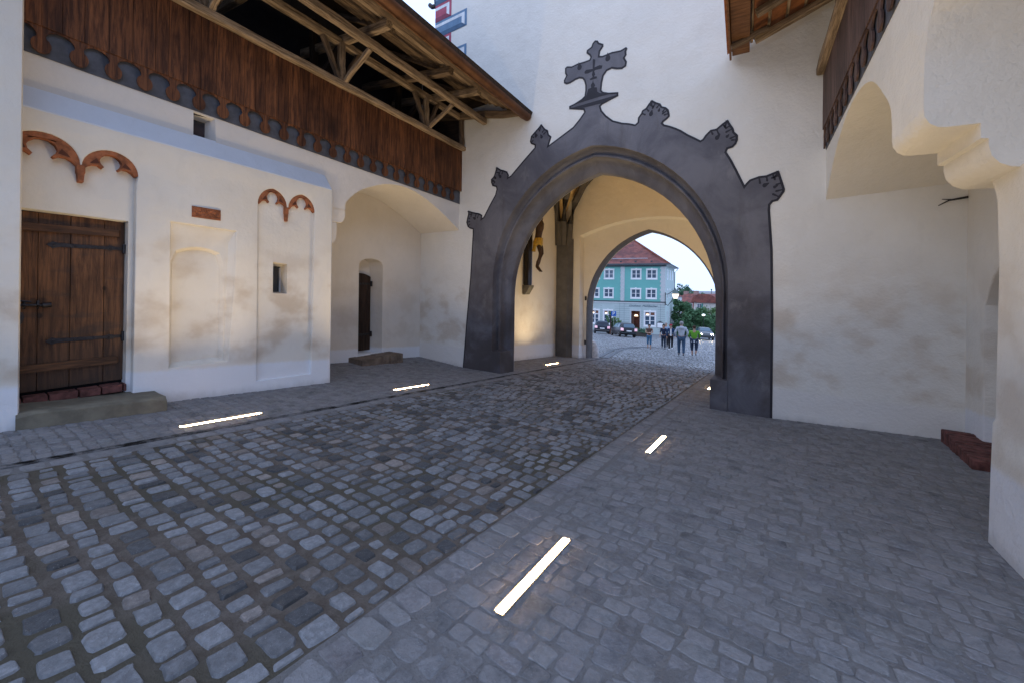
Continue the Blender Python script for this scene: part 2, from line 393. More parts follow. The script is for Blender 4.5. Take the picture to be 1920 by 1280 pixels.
M['plaza'] = tinted('square_granite', (1,1,1), .4, bump=.4)
# square beyond the gate
b = MB(); bedsheet(b, 17, 46, lambda y: -9-(y-17)*.75, lambda y: 1.0, -.006, 60, 12); b.build('square_bed', M['soil'], kind='structure')
b = MB()
def gutx(y): return -6.55-.09*(y-17)-.10*math.sin((y-17)*.42)
stones(b, 17, 46, lambda y: -8.2-(y-17)*.72, lambda y: min(.6, -.9-(y-24)*.14), .17, (.15,.25), .022, .006, 4, t_plaza, jit=.1)
b.build('square_paving', M['plaza'], sharp=50, kind='structure')
b = MB()                       # curved pair of gutter courses crossing the square
gp = [(-6.75,16.9),(-7.05,18.2),(-7.5,20.1),(-8.0,22.2),(-8.25,24.2),(-8.05,26.4),(-7.3,28.6)]
for off in (0, .36):
    for i in range(len(gp)-1):
        for q in range(9):
            t = q/9; x = gp[i][0]+(gp[i+1][0]-gp[i][0])*t+off; y = gp[i][1]+(gp[i+1][1]-gp[i][1])*t
            a = math.atan2(gp[i+1][1]-gp[i][1], gp[i+1][0]-gp[i][0])
            m = Matrix.Translation((x, y, gz(y)+.012)) @ Matrix.Rotation(a, 4, 'Z') @ Matrix.Rotation(.085, 4, 'Y')
            b.box((0,-.09,-.04), (.215,.09,.012), m)
b.build('gutter_course', flat('gutter_stone', (.09,.095,.105), .5), kind='structure', weld=False)
# ================================================================ GATE TOWER
AX = -3.93
OUT = [(-8.044, -0.747), (-7.918, 0.693), (-7.792, 1.988), (-7.716, 3.272), (-7.719, 3.423), (-7.809, 3.443), (-7.918, 3.507), (-7.975, 3.65), (-7.941, 3.787), (-7.906, 3.895), (-7.908, 4.006), (-7.745, 3.949), (-7.585, 3.907), (-7.479, 3.884), (-7.357, 3.818), (-7.373, 3.725), (-7.304, 3.76), (-7.089, 4.089), (-6.893, 4.36), (-6.847, 4.513), (-6.864, 4.581), (-6.997, 4.625), (-7.049, 4.739), (-7.05, 4.832), (-6.951, 4.898), (-6.904, 5.024), (-6.857, 5.162), (-6.692, 5.058), (-6.611, 5.032), (-6.483, 4.974), (-6.418, 4.861), (-6.433, 4.811), (-6.355, 4.839), (-5.962, 5.174), (-5.584, 5.484), (-5.585, 5.546), (-5.702, 5.605), (-5.733, 5.674), (-5.705, 5.818), (-5.591, 5.907), (-5.491, 5.985), (-5.379, 6.077), (-5.264, 5.925), (-5.18, 5.871), (-5.151, 5.756), (-5.068, 5.679), (-5.107, 5.578), (-5.147, 5.464), (-4.453, 5.796), (-4.28, 5.957), (-4.149, 6.107), (-4.17, 6.168), (-4.565, 6.281), (-4.566, 6.358), (-4.43, 6.382), (-4.225, 6.454), (-4.145, 6.509), (-4.126, 6.636), (-4.128, 6.768), (-4.16, 6.889), (-4.211, 6.96), (-4.294, 6.992), (-4.397, 6.983), (-4.543, 6.938), (-4.649, 6.938), (-4.724, 6.988), (-4.726, 7.065), (-4.663, 7.164), (-4.696, 7.231), (-4.698, 7.367), (-4.644, 7.4), (-4.506, 7.359), (-4.34, 7.385), (-4.156, 7.377), (-4.026, 7.383), (-4.001, 7.432), (-4.027, 7.486), (-4.108, 7.568), (-4.099, 7.64), (-3.98, 7.686), (-3.952, 7.76), (-3.884, 7.815), (-3.815, 7.788), (-3.775, 7.72), (-3.669, 7.657), (-3.668, 7.593), (-3.744, 7.508), (-3.761, 7.394), (-3.684, 7.37), (-3.458, 7.389), (-3.236, 7.363), (-3.102, 7.399), (-3.071, 7.354), (-3.1, 7.293), (-3.09, 7.21), (-3.134, 7.153), (-3.079, 7.048), (-3.096, 6.947), (-3.194, 6.905), (-3.322, 6.934), (-3.452, 6.99), (-3.565, 6.969), (-3.649, 6.875), (-3.685, 6.721), (-3.702, 6.542), (-3.653, 6.484), (-3.52, 6.431), (-3.279, 6.38), (-3.277, 6.287), (-3.443, 6.248), (-3.669, 6.186), (-3.716, 6.152), (-3.686, 6.044), (-3.57, 5.89), (-3.399, 5.734), (-3.178, 5.631), (-3.007, 5.581), (-2.867, 5.524), (-2.814, 5.56), (-2.805, 5.664), (-2.732, 5.753), (-2.712, 5.812), (-2.629, 5.845), (-2.569, 5.925), (-2.498, 5.999), (-2.396, 5.922), (-2.306, 5.87), (-2.27, 5.8), (-2.186, 5.759), (-2.127, 5.694), (-2.107, 5.608), (-2.101, 5.536), (-2.154, 5.487), (-2.231, 5.443), (-2.246, 5.42), (-2.211, 5.377), (-2.103, 5.328), (-1.987, 5.263), (-1.863, 5.182), (-1.723, 5.063), (-1.589, 4.968), (-1.473, 4.883), (-1.433, 4.902), (-1.378, 4.979), (-1.283, 5.065), (-1.174, 5.068), (-1.066, 5.149), (-0.963, 5.209), (-0.899, 5.087), (-0.856, 5.01), (-0.837, 4.93), (-0.777, 4.858), (-0.776, 4.756), (-0.805, 4.677), (-0.864, 4.62), (-0.953, 4.603), (-0.976, 4.547), (-0.891, 4.387), (-0.784, 4.149), (-0.694, 3.934), (-0.649, 3.827), (-0.62, 3.865), (-0.563, 3.924), (-0.408, 3.968), (-0.283, 3.967), (-0.188, 4.001), (-0.083, 4.034), (-0.053, 3.941), (-0.011, 3.791), (0.023, 3.659), (0.017, 3.612), (-0.048, 3.507), (-0.088, 3.447), (-0.168, 3.432), (-0.208, 3.379), (-0.214, 3.282), (-0.203, 3.119), (-0.162, 2.494), (-0.139, 1.149), (-0.137, 0.115), (-0.136, -0.763)]
MOT = [[(-3.936, 7.347), (-3.907, 7.365), (-3.867, 7.325), (-3.885, 7.146), (-3.758, 7.163), (-3.681, 7.131), (-3.699, 7.063), (-3.864, 7.075), (-3.893, 7.056), (-3.863, 6.964), (-3.901, 6.928), (-3.823, 6.906), (-3.822, 6.86), (-3.989, 6.86), (-4.01, 6.894), (-3.931, 6.918), (-3.951, 6.989), (-3.933, 7.067), (-4.051, 7.046), (-4.142, 7.062), (-4.153, 7.112), (-4.113, 7.148), (-3.933, 7.123)], [(-3.92, 6.86), (-3.909, 6.782), (-3.859, 6.704), (-3.888, 6.656), (-3.819, 6.638), (-3.808, 6.534), (-3.749, 6.478), (-3.52, 6.413), (-3.334, 6.382), (-3.748, 6.389), (-4.514, 6.355), (-4.245, 6.403), (-4.104, 6.48), (-4.046, 6.652), (-3.967, 6.668), (-3.978, 6.736), (-3.933, 6.789)], [(-4.492, 6.292), (-3.296, 6.319), (-3.443, 6.257), (-3.669, 6.214), (-4.181, 6.218), (-4.181, 6.189)]]
DOTS = [(-4.287, 7.265, 0.061), (-3.546, 7.263, 0.064), (-2.509, 5.681, 0.045), (-2.334, 5.718, 0.028), (-1.156, 4.874, 0.042), (-0.972, 4.863, 0.028), (-0.309, 3.774, 0.038), (-0.144, 3.72, 0.027), (-5.365, 5.726, 0.039), (-5.546, 5.781, 0.035), (-6.712, 4.859, 0.042), (-6.891, 4.85, 0.036), (-7.635, 3.739, 0.039)]
def tf(y): return lambda u, v: (u, y, v)
def archpath(w, ztop, z0, zb, n=16):           # left base -> apex -> right base
    h = pointed(w, ztop, z0, n); r = [(AX+a, z) for a, z in h]; l = [(AX-a, z) for a, z in h[:-1]]
    return [(AX-w, zb)]+l+r[::-1]+[(AX+w, zb)]
OUTER = archpath(3.02, 5.25, 1.8, -1.0); INNER = archpath(2.72, 4.67, 1.4, -1.0)
tower = thing('gate_tower', 'tall whitewashed gate tower with dark painted pointed archway and finial cross', 'tower', (AX, T, gz(T)))
b = MB()
b.poly([[(-10.2,-1.6),(-10.2,8.8),(-9.40,8.8),(-9.40,15),(6,15),(6,-1.6)]+[(AX+3.02,-1.6)]+OUTER[::-1]+[(AX-3.02,-1.6)]], tf(T))
b.add([(-9.4,T,-1.6),(-9.4,16.4,-1.6),(-9.4,16.4,15),(-9.4,T,15)], [(0,1,2,3)]); b.add([(6,T,-1.6),(6,16.4,-1.6),(6,16.4,15),(6,T,15)], [(0,1,2,3)])
b.add([(-9.4,T,15),(6,T,15),(6,16.4,15),(-9.4,16.4,15)], [(0,1,2,3)])
b.build('wall', M['tower'], tower)
# moulded stone jambs and arch
b = MB(); prof = [(0,0),(.03,.0),(.05,.06),(.09,.15),(.18,.23),(.28,.265),(.31,.20),(.36,.175),(.42,.19),(.45,.29),(.52,.39),(.72,.46),(.97,.52),(1,.55),(1,.72)]
b.loft([[(o[0]+(i[0]-o[0])*a, T-.012+d, o[1]+(i[1]-o[1])*a) for o, i in zip(OUTER, INNER)] for a, d in prof], False)
b.build('arch_moulding', M['arch'], tower, 50)
# painted surround (thin skin of dark render) and its lighter field
sur = list(OUT)+OUTER[::-1]
b = MB(); b.prism(sur, tf(T-.003), tf(T-.010)); b.build('arch_outline', M['outline'], tower)
def inner_edge(pts, d):
    closed = pts+OUTER[::-1]; r = inset(closed, -d)[:len(pts)]; r[0] = (pts[0][0]+d, pts[0][1]); r[-1] = (pts[-1][0]-d, pts[-1][1]); return r
fieldl = inner_edge(list(OUT), .042)+OUTER[::-1]
b = MB(); b.poly([fieldl], tf(T-.0125)); b.build('arch_field', M['arch'], tower, recalc=False)
for m in MOT: b = MB(); b.poly([m], tf(T-.0155)); b.build('painted_motif', M['outline'], tower)
for x, z, r in DOTS:
    a = math.atan2(z-2.2, x-AX); ca, sa = math.cos(a), math.sin(a)
    lp = [(x+r*math.cos(a+R(50+26*q)), z+r*1.1*math.sin(a+R(50+26*q))) for q in range(11)]
    lp += [(x+ca*r*2.3-(-sa)*-r*.25, z+sa*r*2.3+ca*-r*.25), (x+ca*r*2.3-sa*r*.25, z+sa*r*2.3+ca*r*.25)]
    b = MB(); b.poly([lp], tf(T-.0155)); b.build('painted_motif', M['outline'], tower)
def lobes(pts, i0, i1):                     # short dark nicks between the leaf lobes, drawn inward from the outline
    last = None
    for i in range(i0, i1):
        p, n0, n1 = Vector(pts[i]), Vector(pts[i-1]), Vector(pts[i+1]); d = (n1-n0).normalized(); nn = Vector((d.y, -d.x)); w = .017
        if last is not None and (p-last).length < .085: continue
        last = p; p = p+nn*.02; q = p+nn*(.125 if i % 2 else .09)
        s_ = [p-d*w*2.2, p+nn*.035-d*w*.7, q-d*w*1.2, q+nn*w*1.2, q+d*w*1.2, p+nn*.035+d*w*.7, p+d*w*2.2]
        b = MB(); b.poly([[tuple(v) for v in s_]], tf(T-.0165)); b.build('painted_nick', M['outline'], tower)
ix = lambda x, z: min(range(len(OUT)), key=lambda i: (OUT[i][0]-x)**2+(OUT[i][1]-z)**2)
for A_, B_ in (((-7.809,3.443),(-7.357,3.818)), ((-6.864,4.581),(-6.483,4.974)), ((-5.585,5.546),(-5.151,5.756)), ((-2.805,5.664),(-2.154,5.487)), ((-1.378,4.979),(-.864,4.62)), ((-.563,3.924),(-.088,3.447))):
    lobes(OUT, ix(*A_)+1, ix(*B_))
# plinth blocks at the feet of the arch
for sx in (-1, 1):
    zb = gz(T)-.15; zt = gz(T)+.62; b = MB()
    x0, x1 = AX+sx*2.70, AX+sx*3.03
    b.prism([(x0,T-.035),(x1,T-.035),(x1+sx*.02,T+.3),(x0,T+.62)], lambda u, v: (u, v, zb), lambda u, v: (u, v, zt-.0))
    b.build('plinth_block', M['arch'], tower, bevel=.012)
# passage behind the arch
PX0, PX1, PY0, PY1 = -8.08, .22, 9.96, 15.6
b = MB(); b.poly([[(PX0,-1.8),(PX0,9.5),(PX1,9.5),(PX1,-1.8),(AX+2.72,-1.8)]+INNER[::-1]+[(AX-2.72,-1.8)]], tf(PY0))
for x in (PX0, PX1): b.add([(x,PY0,-2),(x,PY1,-2),(x,PY1,9.5),(x,PY0,9.5)], [(0,1,2,3)])
FX = -4.36
def farpath(w, ztop, z0, zb):
    h = pointed(w, ztop, z0, 16); return [(FX-w, zb)]+[(FX-a, z) for a, z in h[:-1]]+[(FX+a, z) for a, z in h[::-1]]+[(FX+w, zb)]
hw = 2.76
seg = [(FX-hw+2*hw*i/14, 3.90+.55*(1-(2*i/14-1)**2)) for i in range(15)]
rec = [(FX-hw,-2)]+seg+[(FX+hw,-2)]
b.poly([[(PX0,-2),(PX0,9.5),(PX1,9.5),(PX1,-2)]+rec[::-1]], tf(PY1))
b.loft([[(u, PY1, v) for u, v in rec], [(u+.05*(1 if u < FX else -1), PY1+.32, v-.04) for u, v in rec]], False)
FA = farpath(2.58, 4.02, .8, -2)
b.poly([[(u+.05*(1 if u < FX else -1), v-.04) for u, v in rec]+FA[::-1]], tf(PY1+.32))
b.build('passage_wall', M['passage'], tower)
b = MB(); FB = farpath(2.52, 3.96, .8, -2)
b.loft([[(u, PY1+.32, v) for u, v in FA], [(u, PY1+.39, v) for u, v in FB], [(u, PY1+.85, v) for u, v in FB]], False)
b.build('far_arch', flat('far_arch_stone', (.12,.118,.125), .6), tower, 50)
b = MB(); b.poly([[(-9.4,-2),(-9.4,15),(6,15),(6,-2)]+farpath(2.5, 3.94, .8, -2)[::-1]], tf(PY1+.85)); b.build('outer_wall', M['tower'], tower)
# rib vault
def vz(x, y):
    u = (x-AX)/4.15; v = (y-13)/2.62; q = lambda t: math.sqrt(max(0, 1-t*t))
    return 3.4+max(4.25*q(u), 4.25*q(v))
b = MB(); N = 36
b.add([(PX0+(PX1-PX0)*i/N, PY0+(PY1-PY0)*j/N, vz(PX0+(PX1-PX0)*i/N, PY0+(PY1-PY0)*j/N)) for j in range(N+1) for i in range(N+1)], [(j*(N+1)+i, j*(N+1)+i+1, (j+1)*(N+1)+i+1, (j+1)*(N+1)+i) for j in range(N) for i in range(N)])
b.build('vault', flat('vault_plaster', (.80,.57,.26), .9, var=.1), tower)
ribm = flat('rib_stone', (.105,.098,.092), .75, var=.18, scale=3, bump=.4)
for pts in ([(-7.62,15.42,3.5),(-7.52,15.42,4.4),(-7.30,15.42,5.3),(-6.92,15.42,5.98),(-6.38,15.42,6.5),(-5.3,15.42,7.15),(AX,15.42,7.5)],
            [(-7.93,15.25,3.5),(-7.97,15.2,4.5),(-8.0,15.0,5.5),(-8.02,14.5,6.4),(-8.02,13.8,7.0),(-8.02,13,7.4)],
            [(-7.78,15.32,3.5),(-7.72,15.2,4.5),(-7.52,14.98,5.4),(-7.05,14.6,6.25),(-6.2,14.1,6.95),(AX,13,7.5)]):
    b = MB(); b.tube(pts, [.17]+[.15]*(len(pts)-1), 6); b.build('rib', ribm, tower, 50)
b = MB(); b.prism([(-8.06,15.58),(-7.44,15.58),(-7.44,15.50),(-7.52,15.44),(-7.58,15.30),(-7.70,15.27),(-8.06,15.27)], lambda u, v: (u, v, -1.45), lambda u, v: (u+(.03 if u > -7.6 else 0), v, 3.75)); b.build('corner_shaft', ribm, tower, 40)
# iron pintles beside the far arch
for z in (1.15, -.72):
    b = MB(); b.box((-7.0,PY1+.27,z), (-6.93,PY1+.35,z+.18)); b.build('pintle', M['iron'], tower)
# painted quoins on the tower's left corner
qb, qd, ql = flat('quoin_blue', (.12,.21,.32), .8), flat('quoin_blue_dark', (.06,.115,.19), .8), flat('quoin_light', (.62,.65,.68), .8)
qp, qpd = flat('quoin_red', (.37,.085,.13), .8), flat('quoin_red_dark', (.21,.05,.085), .8)
def quoin(z0, z1, L, mm, md, lab):
    e = .17; x0, x1 = -9.40, -9.40+L; t = thing  # noqa
    b = MB(); b.prism([(x0,z0),(x1,z0),(x1,z1),(x0,z1)], tf(T-.002), tf(T-.008)); o = b.build('quoin', mm, tower); o['label'] = lab
    b = MB(); b.poly([[(x0,z1-e*.45),(x0,z1-e),(x1-e*1.2,z1-e),(x1-e*1.2,z0+e*.8),(x1-e*.5,z0+e*.2),(x1-e*.5,z1-e*.45)]], tf(T-.011)); b.build('highlight', ql, o)
    b = MB(); b.poly([[(x0,z0),(x1,z0),(x1-e*1.2,z0+e*.85),(x0,z0+e*.85)]], tf(T-.0135)); b.build('shadow', md, o)
for i in range(5):
    z = 9.69+1.075*(i-1)
    quoin(z, z+.52, 1.34, qb, qd, 'long blue painted corner block'); quoin(z+.525, z+1.07, .70, qp, qpd, 'short red painted corner block')
b = MB(); b.tube([(-9.45,T+.1,10.86),(-9.62,T+.05,10.86),(-9.72,T+.05,10.96)], .07); b.tube([(-9.45,T+.12,10.95),(-9.5,T+.1,11.6)], .10); b.build('downpipe', M['iron'], tower)
b = MB(); b.ball((-9.62,T+.12,9.78), (.13,.13,.10)); b.tube([(-9.42,T+.12,9.86),(-9.62,T+.12,9.85)], .05); b.tube([(-9.62,T+.12,9.7),(-9.5,T+.12,9.2)], .06); b.build('rain_hopper', M['iron'], tower)
# slab behind the tower corner: roof of the neighbouring wall walk
nb = thing('roofed_annex', 'small red tiled roof behind the painted corner of the tower', 'building', (-12,12,9))
b = MB()
for k in range(16):
    for j in range(14):
        a = Vector((-13.4+.27*k, 11.0-.0*j, 9.75)); y0 = 11.0+.22*j; z = 9.35+.155*j+.24*k*.62
        b.box((-14.2+.28*k, y0, z-.03), (-14.2+.28*k+.26, y0+.3, z+.03), None)
b.build('roof', M['rooftile'], nb, weld=False); b = MB(); b.box((-14.2,11.2,2), (-9.6,14.0,9.1)); b.build('wall', M['tower'], nb)
# guard stone by the far arch
b = MB(); b.loft([[( -7.0+.34*f*math.cos(q*.628)*(1+.1*math.sin(3*q)), 16.72+.30*f*math.sin(q*.628), gz(16.7)-.1+z) for q in range(10)] for z, f in ((0,1),(.25,.98),(.5,.85),(.72,.62),(.84,.3))], True, False, True)
tag(b.build('guard_stone', flat('guard_stone_rock', (.52,.51,.51), .9, var=.35, bump=.6), sharp=60), 'rounded pale guard stone at the foot of the far arch', 'guard stone')
# crucifix on the passage wall
cr = thing('crucifix', 'dark carved crucifix with gold loincloth on the passage wall', 'crucifix', (-7.95,12.72,1.77))
b = MB(); b.box((-8.03,12.60,1.77), (-7.83,12.86,5.9)); b.box((-8.03,11.9,5.1), (-7.85,13.6,5.32)); b.build('cross_post', flat('black_wood', (.018,.014,.012), .45), cr, bevel=.01)
b = MB(); b.box((-7.829,12.83,1.80), (-7.815,12.862,3.9)); b.build('edge_strip', M['steel'], cr)
b = MB(); b.prism([(-8.06,1.42),(-7.95,1.42),(-7.76,1.70),(-7.76,1.77),(-8.06,1.77)], lambda u, v: (u, 12.58, v), lambda u, v: (u, 12.90, v)); b.build('bracket', M['sandstone'], cr)
fig = MB(); fx, fy = -7.60, 12.92
b = MB()
b.loft([[(fx+ox+rx*math.cos(q*.5236), fy+ry*math.sin(q*.5236), z) for q in range(12)] for z, ox, rx, ry in ((3.30,-.02,.10,.13),(3.46,0,.13,.17),(3.60,.0,.115,.15),(3.72,.02,.12,.15),(3.90,.06,.14,.18),(4.08,.06,.145,.20),(4.22,.02,.11,.19),(4.30,.01,.06,.07),(4.36,.02,.055,.06),(4.42,.05,.075,.075),(4.50,.06,.10,.085),(4.60,.05,.095,.085),(4.68,.03,.05,.05))], True, True, True)
for s in (-1, 1):
    b.tube([(fx,fy+s*.08,3.45),(fx+.10,fy+s*.07,3.12),(fx+.13,fy+s*.055,2.96),(fx+.02,fy+s*.05,2.66),(fx-.04,fy+s*.04,2.48)], [.095,.08,.068,.055,.04], 8)
    b.tube([(fx-.04,fy+s*.04,2.48),(fx+.02,fy+s*.05,2.40),(fx+.10,fy+s*.06,2.31)], [.045,.045,.025], 8)
    for k in range(3): b.tube([(fx+.06,fy+s*.06+(k-1)*.03,2.36),(fx+.13,fy+s*.065+(k-1)*.04,2.28)], [.018,.012], 5)
    b.tube([(fx,fy+s*.17,4.16),(fx-.08,fy+s*.45,4.62),(fx-.14,fy+s*.72,5.10)], [.065,.05,.035], 8); b.ball((fx-.15,fy+s*.75,5.16), (.03,.045,.06), 8, 5)
b.build('carved_figure', flat('dark_carving', (.075,.042,.024), .4, var=.4), cr, 60)
b = MB()
b.loft([[(fx+.01+(rx+.012*math.sin(q*1.9+z*30))*math.cos(q*.3927), fy+(ry+.015*math.sin(q*2.3+z*25))*math.sin(q*.3927), z) for q in range(16)] for z, rx, ry in ((3.22,.13,.16),(3.30,.155,.19),(3.42,.165,.20),(3.54,.15,.18))], True, True, True)
b.tube([(fx+.02,fy-.19,3.5),(fx+.0,fy-.25,3.36),(fx-.02,fy-.24,3.18),(fx-.04,fy-.27,3.02)], [.05,.075,.06,.075], 8); b.build('loincloth', flat('gilding', (.62,.40,.07), .3, .8, .3, 12, .4), cr, 60)
b = MB(); b.tube([(fx+.05+.115*math.cos(q*.5236), fy+.10*math.sin(q*.5236), 4.62+.02*math.sin(q*2)) for q in range(13)], .022, 6)
for q in range(9): b.tube([(fx+.05+.11*math.cos(q*.7), fy+.1*math.sin(q*.7), 4.62), (fx+.05+.2*math.cos(q*.7), fy+.17*math.sin(q*.7), 4.66+.03*(q%3))], [.012,.003], 4)
b.build('thorn_crown', M['doordark'], cr); b = MB(); b.ball((fx+.13,fy,4.40), (.06,.06,.09), 8, 6); b.ball((fx-.03,fy,4.5), (.085,.1,.15), 8, 6); b.build('hair', M['doordark'], cr)
# ================================================================ LEFT COURTYARD WALL
LX, UX = -8.12, -8.27
left = thing('courtyard_wall', 'whitewashed left courtyard wall with door niche, blind niches and deep arched recess', 'wall', (LX, 4.5, gz(4.5)))
def lf(X): return lambda u, v, d=0.: (X-d, u, v)
f = lf(LX)
def lz(y): return 4.035-.0505*y          # ledge line
def ptarch(c, w, zs, zt, n=7):            # small pointed arch, left springing -> right springing
    h = pointed(w, zt, zs, n); return [(c-a, z) for a, z in h]+[(c+a, z) for a, z in h[:-1]][::-1]
b = MB()
# door niche under two small arches
A = ptarch(.86, .345, 3.36, 3.69); B = ptarch(1.515, .295, 3.34, 3.64)
niche = [(.46,-.2),(.46,3.36)]+A[1:]+B+[(1.79,3.2),(1.775,-.2)]
h1, _ = recess(b, niche, f, .13, .018, True, 0., [[(.50,.02),(.50,2.70),(1.735,2.655),(1.722,.02)]])
b.loft([[f(*p, .13) for p in ((.50,.02),(.50,2.70),(1.735,2.655),(1.722,.02))], [f(*p, .30) for p in ((.52,.02),(.52,2.68),(1.725,2.64),(1.712,.02))]])
# blind niche: shallow frame with a deeper round headed panel
outer = [(2.215,.37),(2.215,2.70),(3.13,2.655),(3.10,1.6),(3.02,.36)]
hd = arc(2.61, 1.72, .62, 128, 52, 10)
inner = [(2.232,.375),(2.232,2.06)]+[(u, v) for u, v in hd if 2.24 < u < 2.985]+[(2.99,2.04),(2.99,.365)]
h2, _ = recess(b, outer, f, .035, .03, False)
bl = [(2.225,.372),(2.225,2.49),(3.05,2.455),(3.03,1.6),(3.005,.362)]
b.loft([[f(*p, .035) for p in outer], [f(*p, .11) for p in bl]]); b.poly([bl, inner], lambda u, v: f(u, v, .11))
b.loft([[f(*p, .11) for p in inner], [f(*p, .13) for p in inset(inner, -.02)], [f(*p, .20) for p in inset(inner, -.05)]]); b.poly([inset(inner, -.05)], lambda u, v: f(u, v, .20))
# tall blind niche with slit
C1 = ptarch(3.75, .262, 3.24, 3.555); C2 = ptarch(4.31, .268, 3.23, 3.55)
tall = [(3.50,-.085),(3.488,3.24)]+C1[1:]+C2+[(4.575,3.1),(4.53,-.13)]
slit = [(3.795,1.545),(3.795,2.15),(4.06,2.12),(4.06,1.53)]
h3, _ = recess(b, tall, f, .07, .02, True, .0, [slit])
sl2 = [(3.86,1.56),(3.86,2.09),(4.085,2.07),(4.085,1.56)]
b.loft([[f(*p, .07) for p in slit], [f(*p, .42) for p in sl2]])
b.poly([[(.30,-.4),(4.95,-.75),(4.95,lz(4.95)),(.30,lz(.3))], h1, h2, h3], f)
b.build('lower_wall', M['plaster'], left, 25)
b = MB()                                  # rounded end of the thick lower wall, weathered ledge on top
b.loft([[(LX,4.95,-.8),(LX,4.95,lz(4.95))], [(LX-.02,4.972,-.8),(LX-.02,4.972,lz(4.95))], [(LX-.05,4.98,-.8),(LX-.05,4.98,lz(4.95))], [(-9.96,4.98,-.8),(-9.96,4.98,lz(4.95))]], False)
b.loft([[(LX+.006,y,lz(y)-.02), (LX+.006,y,lz(y)), (LX-.02,y,lz(y)+.03), (UX-.01,y,lz(y)+.33)] for y in (.3,1.2,2.1,3.0,3.9,4.8)]+[[(LX+.002,4.95,lz(4.95)-.02),(LX,4.96,lz(4.95)),(LX-.02,4.955,lz(4.95)+.02),(UX-.01,4.86,lz(4.95)+.33)], [(LX-.05,4.99,lz(4.95)-.02),(LX-.05,4.985,lz(4.95)),(LX-.06,4.97,lz(4.95)+.02),(UX-.05,4.90,lz(4.95)+.33)]], False)
b.build('ledge', plaster('ledge_plaster', (.66,.69,.74), LOW, 0, seed=3), left, 30)
b = MB(); b.poly([inset(sl2, .05)], lambda u, v: f(u, v, .40)); b.build('slit_window', M['glass'], left)
b = MB(); b.box((LX-.41,4.06,1.56), (LX-.37,4.09,2.05)); b.build('slit_frame', flat('white_frame', (.6,.6,.6)), left)
# upper wall over the ledge, with the great arch
fu = lf(UX)
arch = [(5.38,3.42),(5.385,3.60),(5.60,3.83),(5.82,3.99),(6.35,4.22),(6.75,4.30),(7.11,4.315),(7.5,4.25),(7.9,4.12),(8.35,3.92),(8.75,3.71),(9.0,3.57),(9.25,3.43)]
arch = spline(arch, 3)
win = [(2.53,4.01),(2.53,4.625),(2.84,4.60),(2.87,3.99)]; win2 = [(2.56,4.09),(2.56,4.57),(2.765,4.555),(2.765,4.08)]
b = MB(); hw_, _ = recess(b, win, fu, .3, .02, False, 0); b.v, b.f, b.t, b.mi = [], [], [], []
b.loft([[fu(*p) for p in win], [fu(*p, .25) for p in win2]])
b.poly([[(.3,3.6),(4.955,3.6),(4.98,3.44)]+arch+[(9.25,4.75),(.3,5.3)], win], fu)
b.loft([[(UX, u, v) for u, v in arch], [(-9.97, u, v) for u, v in arch]], False)
b.build('upper_wall', M['plaster_upper'], left, 25)
b = MB(); b.poly([inset(win2, .04)], lambda u, v: fu(u, v, .24)); b.build('small_window', M['glass'], left)
# recess back wall with the little door
fb = lf(-9.95)
dn = [(6.93,-.25),(6.93,2.30)]+[(6.93+.40*(1-math.cos(R(a))), 2.30+.18*math.sin(R(a))) for a in (30,60,90,120,150)]+[(7.73,2.28),(7.735,-.3)]
b = MB(); h4, bl4 = recess(b, dn, fb, .04, .03, False); dn2 = [(u if u < 7.0 else 6.93+(u-6.93)*.80, v) for u, v in dn]; b.loft([[fb(*p, .04) for p in dn], [fb(*p, .42) for p in dn2]]); b.poly([dn2], lambda u, v: fb(u, v, .42))
b.poly([[(4.9,-.9),(9.3,-1.2),(9.3,4.7),(4.9,4.7)], h4], fb); b.build('recess_wall', M['alcove'], left, 25)
b = MB(); b.prism([(4.98,3.5),(5.38,3.5),(5.385,3.28),(5.35,3.17),(5.28,3.12),(4.98,3.12)], lambda u, v: (UX-.015, u, v), lambda u, v: (-9.96, u, v))
b.prism([(4.98,3.119),(5.18,3.119),(5.18,2.80),(5.15,2.70),(5.08,2.64),(4.98,2.62)], lambda u, v: (UX-.02, u, v), lambda u, v: (-9.96, u, v)); b.build('corbel', M['alcove'], left, 50, .01)
# terracotta tracery
def tracery(c, w, zs, zt, extra=0.):
    H = zt-zs; half = [(0,.80),(.18,.76),(.33,.62),(.40,.45),(.36,.30),(.24,.15),(.30,.08),(.45,.20),(.62,.19),(.78,.09),(.90,-.06)]
    o = ptarch(c, w, zs, zt, 9); inn = [(c+w*a, zs+H*q) for a, q in half[::-1]]+[(c-w*a, zs+H*q) for a, q in half[1:]]
    b = MB(); loop = o+inn
    b.prism(loop, lambda u, v: f(u, v, .012), lambda u, v: f(u, v, .128 if w > .28 else .068)); o = b.build('tracery', M['terracotta'], left, 40, .006)
    e = MB()
    for s in (-1, 1): e.poly([[(c+s*w*.40, zs+H*.30),(c+s*w*.50, zs+H*.52),(c+s*w*.66, zs+H*.34),(c+s*w*.74, zs+H*.22),(c+s*w*.56, zs+H*.26)]], lambda u, v: f(u, v, .0085))
    e.build('painted_eye_shade', M['eye'], o)  # dark sheet paints the shade of an opening in each cusp
for a in ((.86,.345,3.36,3.69), (1.515,.295,3.34,3.64), (3.75,.262,3.24,3.555), (4.31,.268,3.23,3.55)): tracery(*a)
for y, z, w, h, d in ((1.213,3.36,.085,.24,.12), (4.005,3.24,.075,.28,.065)):
    b = MB(); b.loft([[f(y+s*w*.5*k, zz, dd) for s, dd in ((-1,d),(-1,.0),(1,.0),(1,d))] for zz, k in ((z,1),(z-h*.45,1),(z-h*.5,.85),(z-h,.62))], True, True, True); b.build('pendant', M['terracotta'], left, 30, .005)
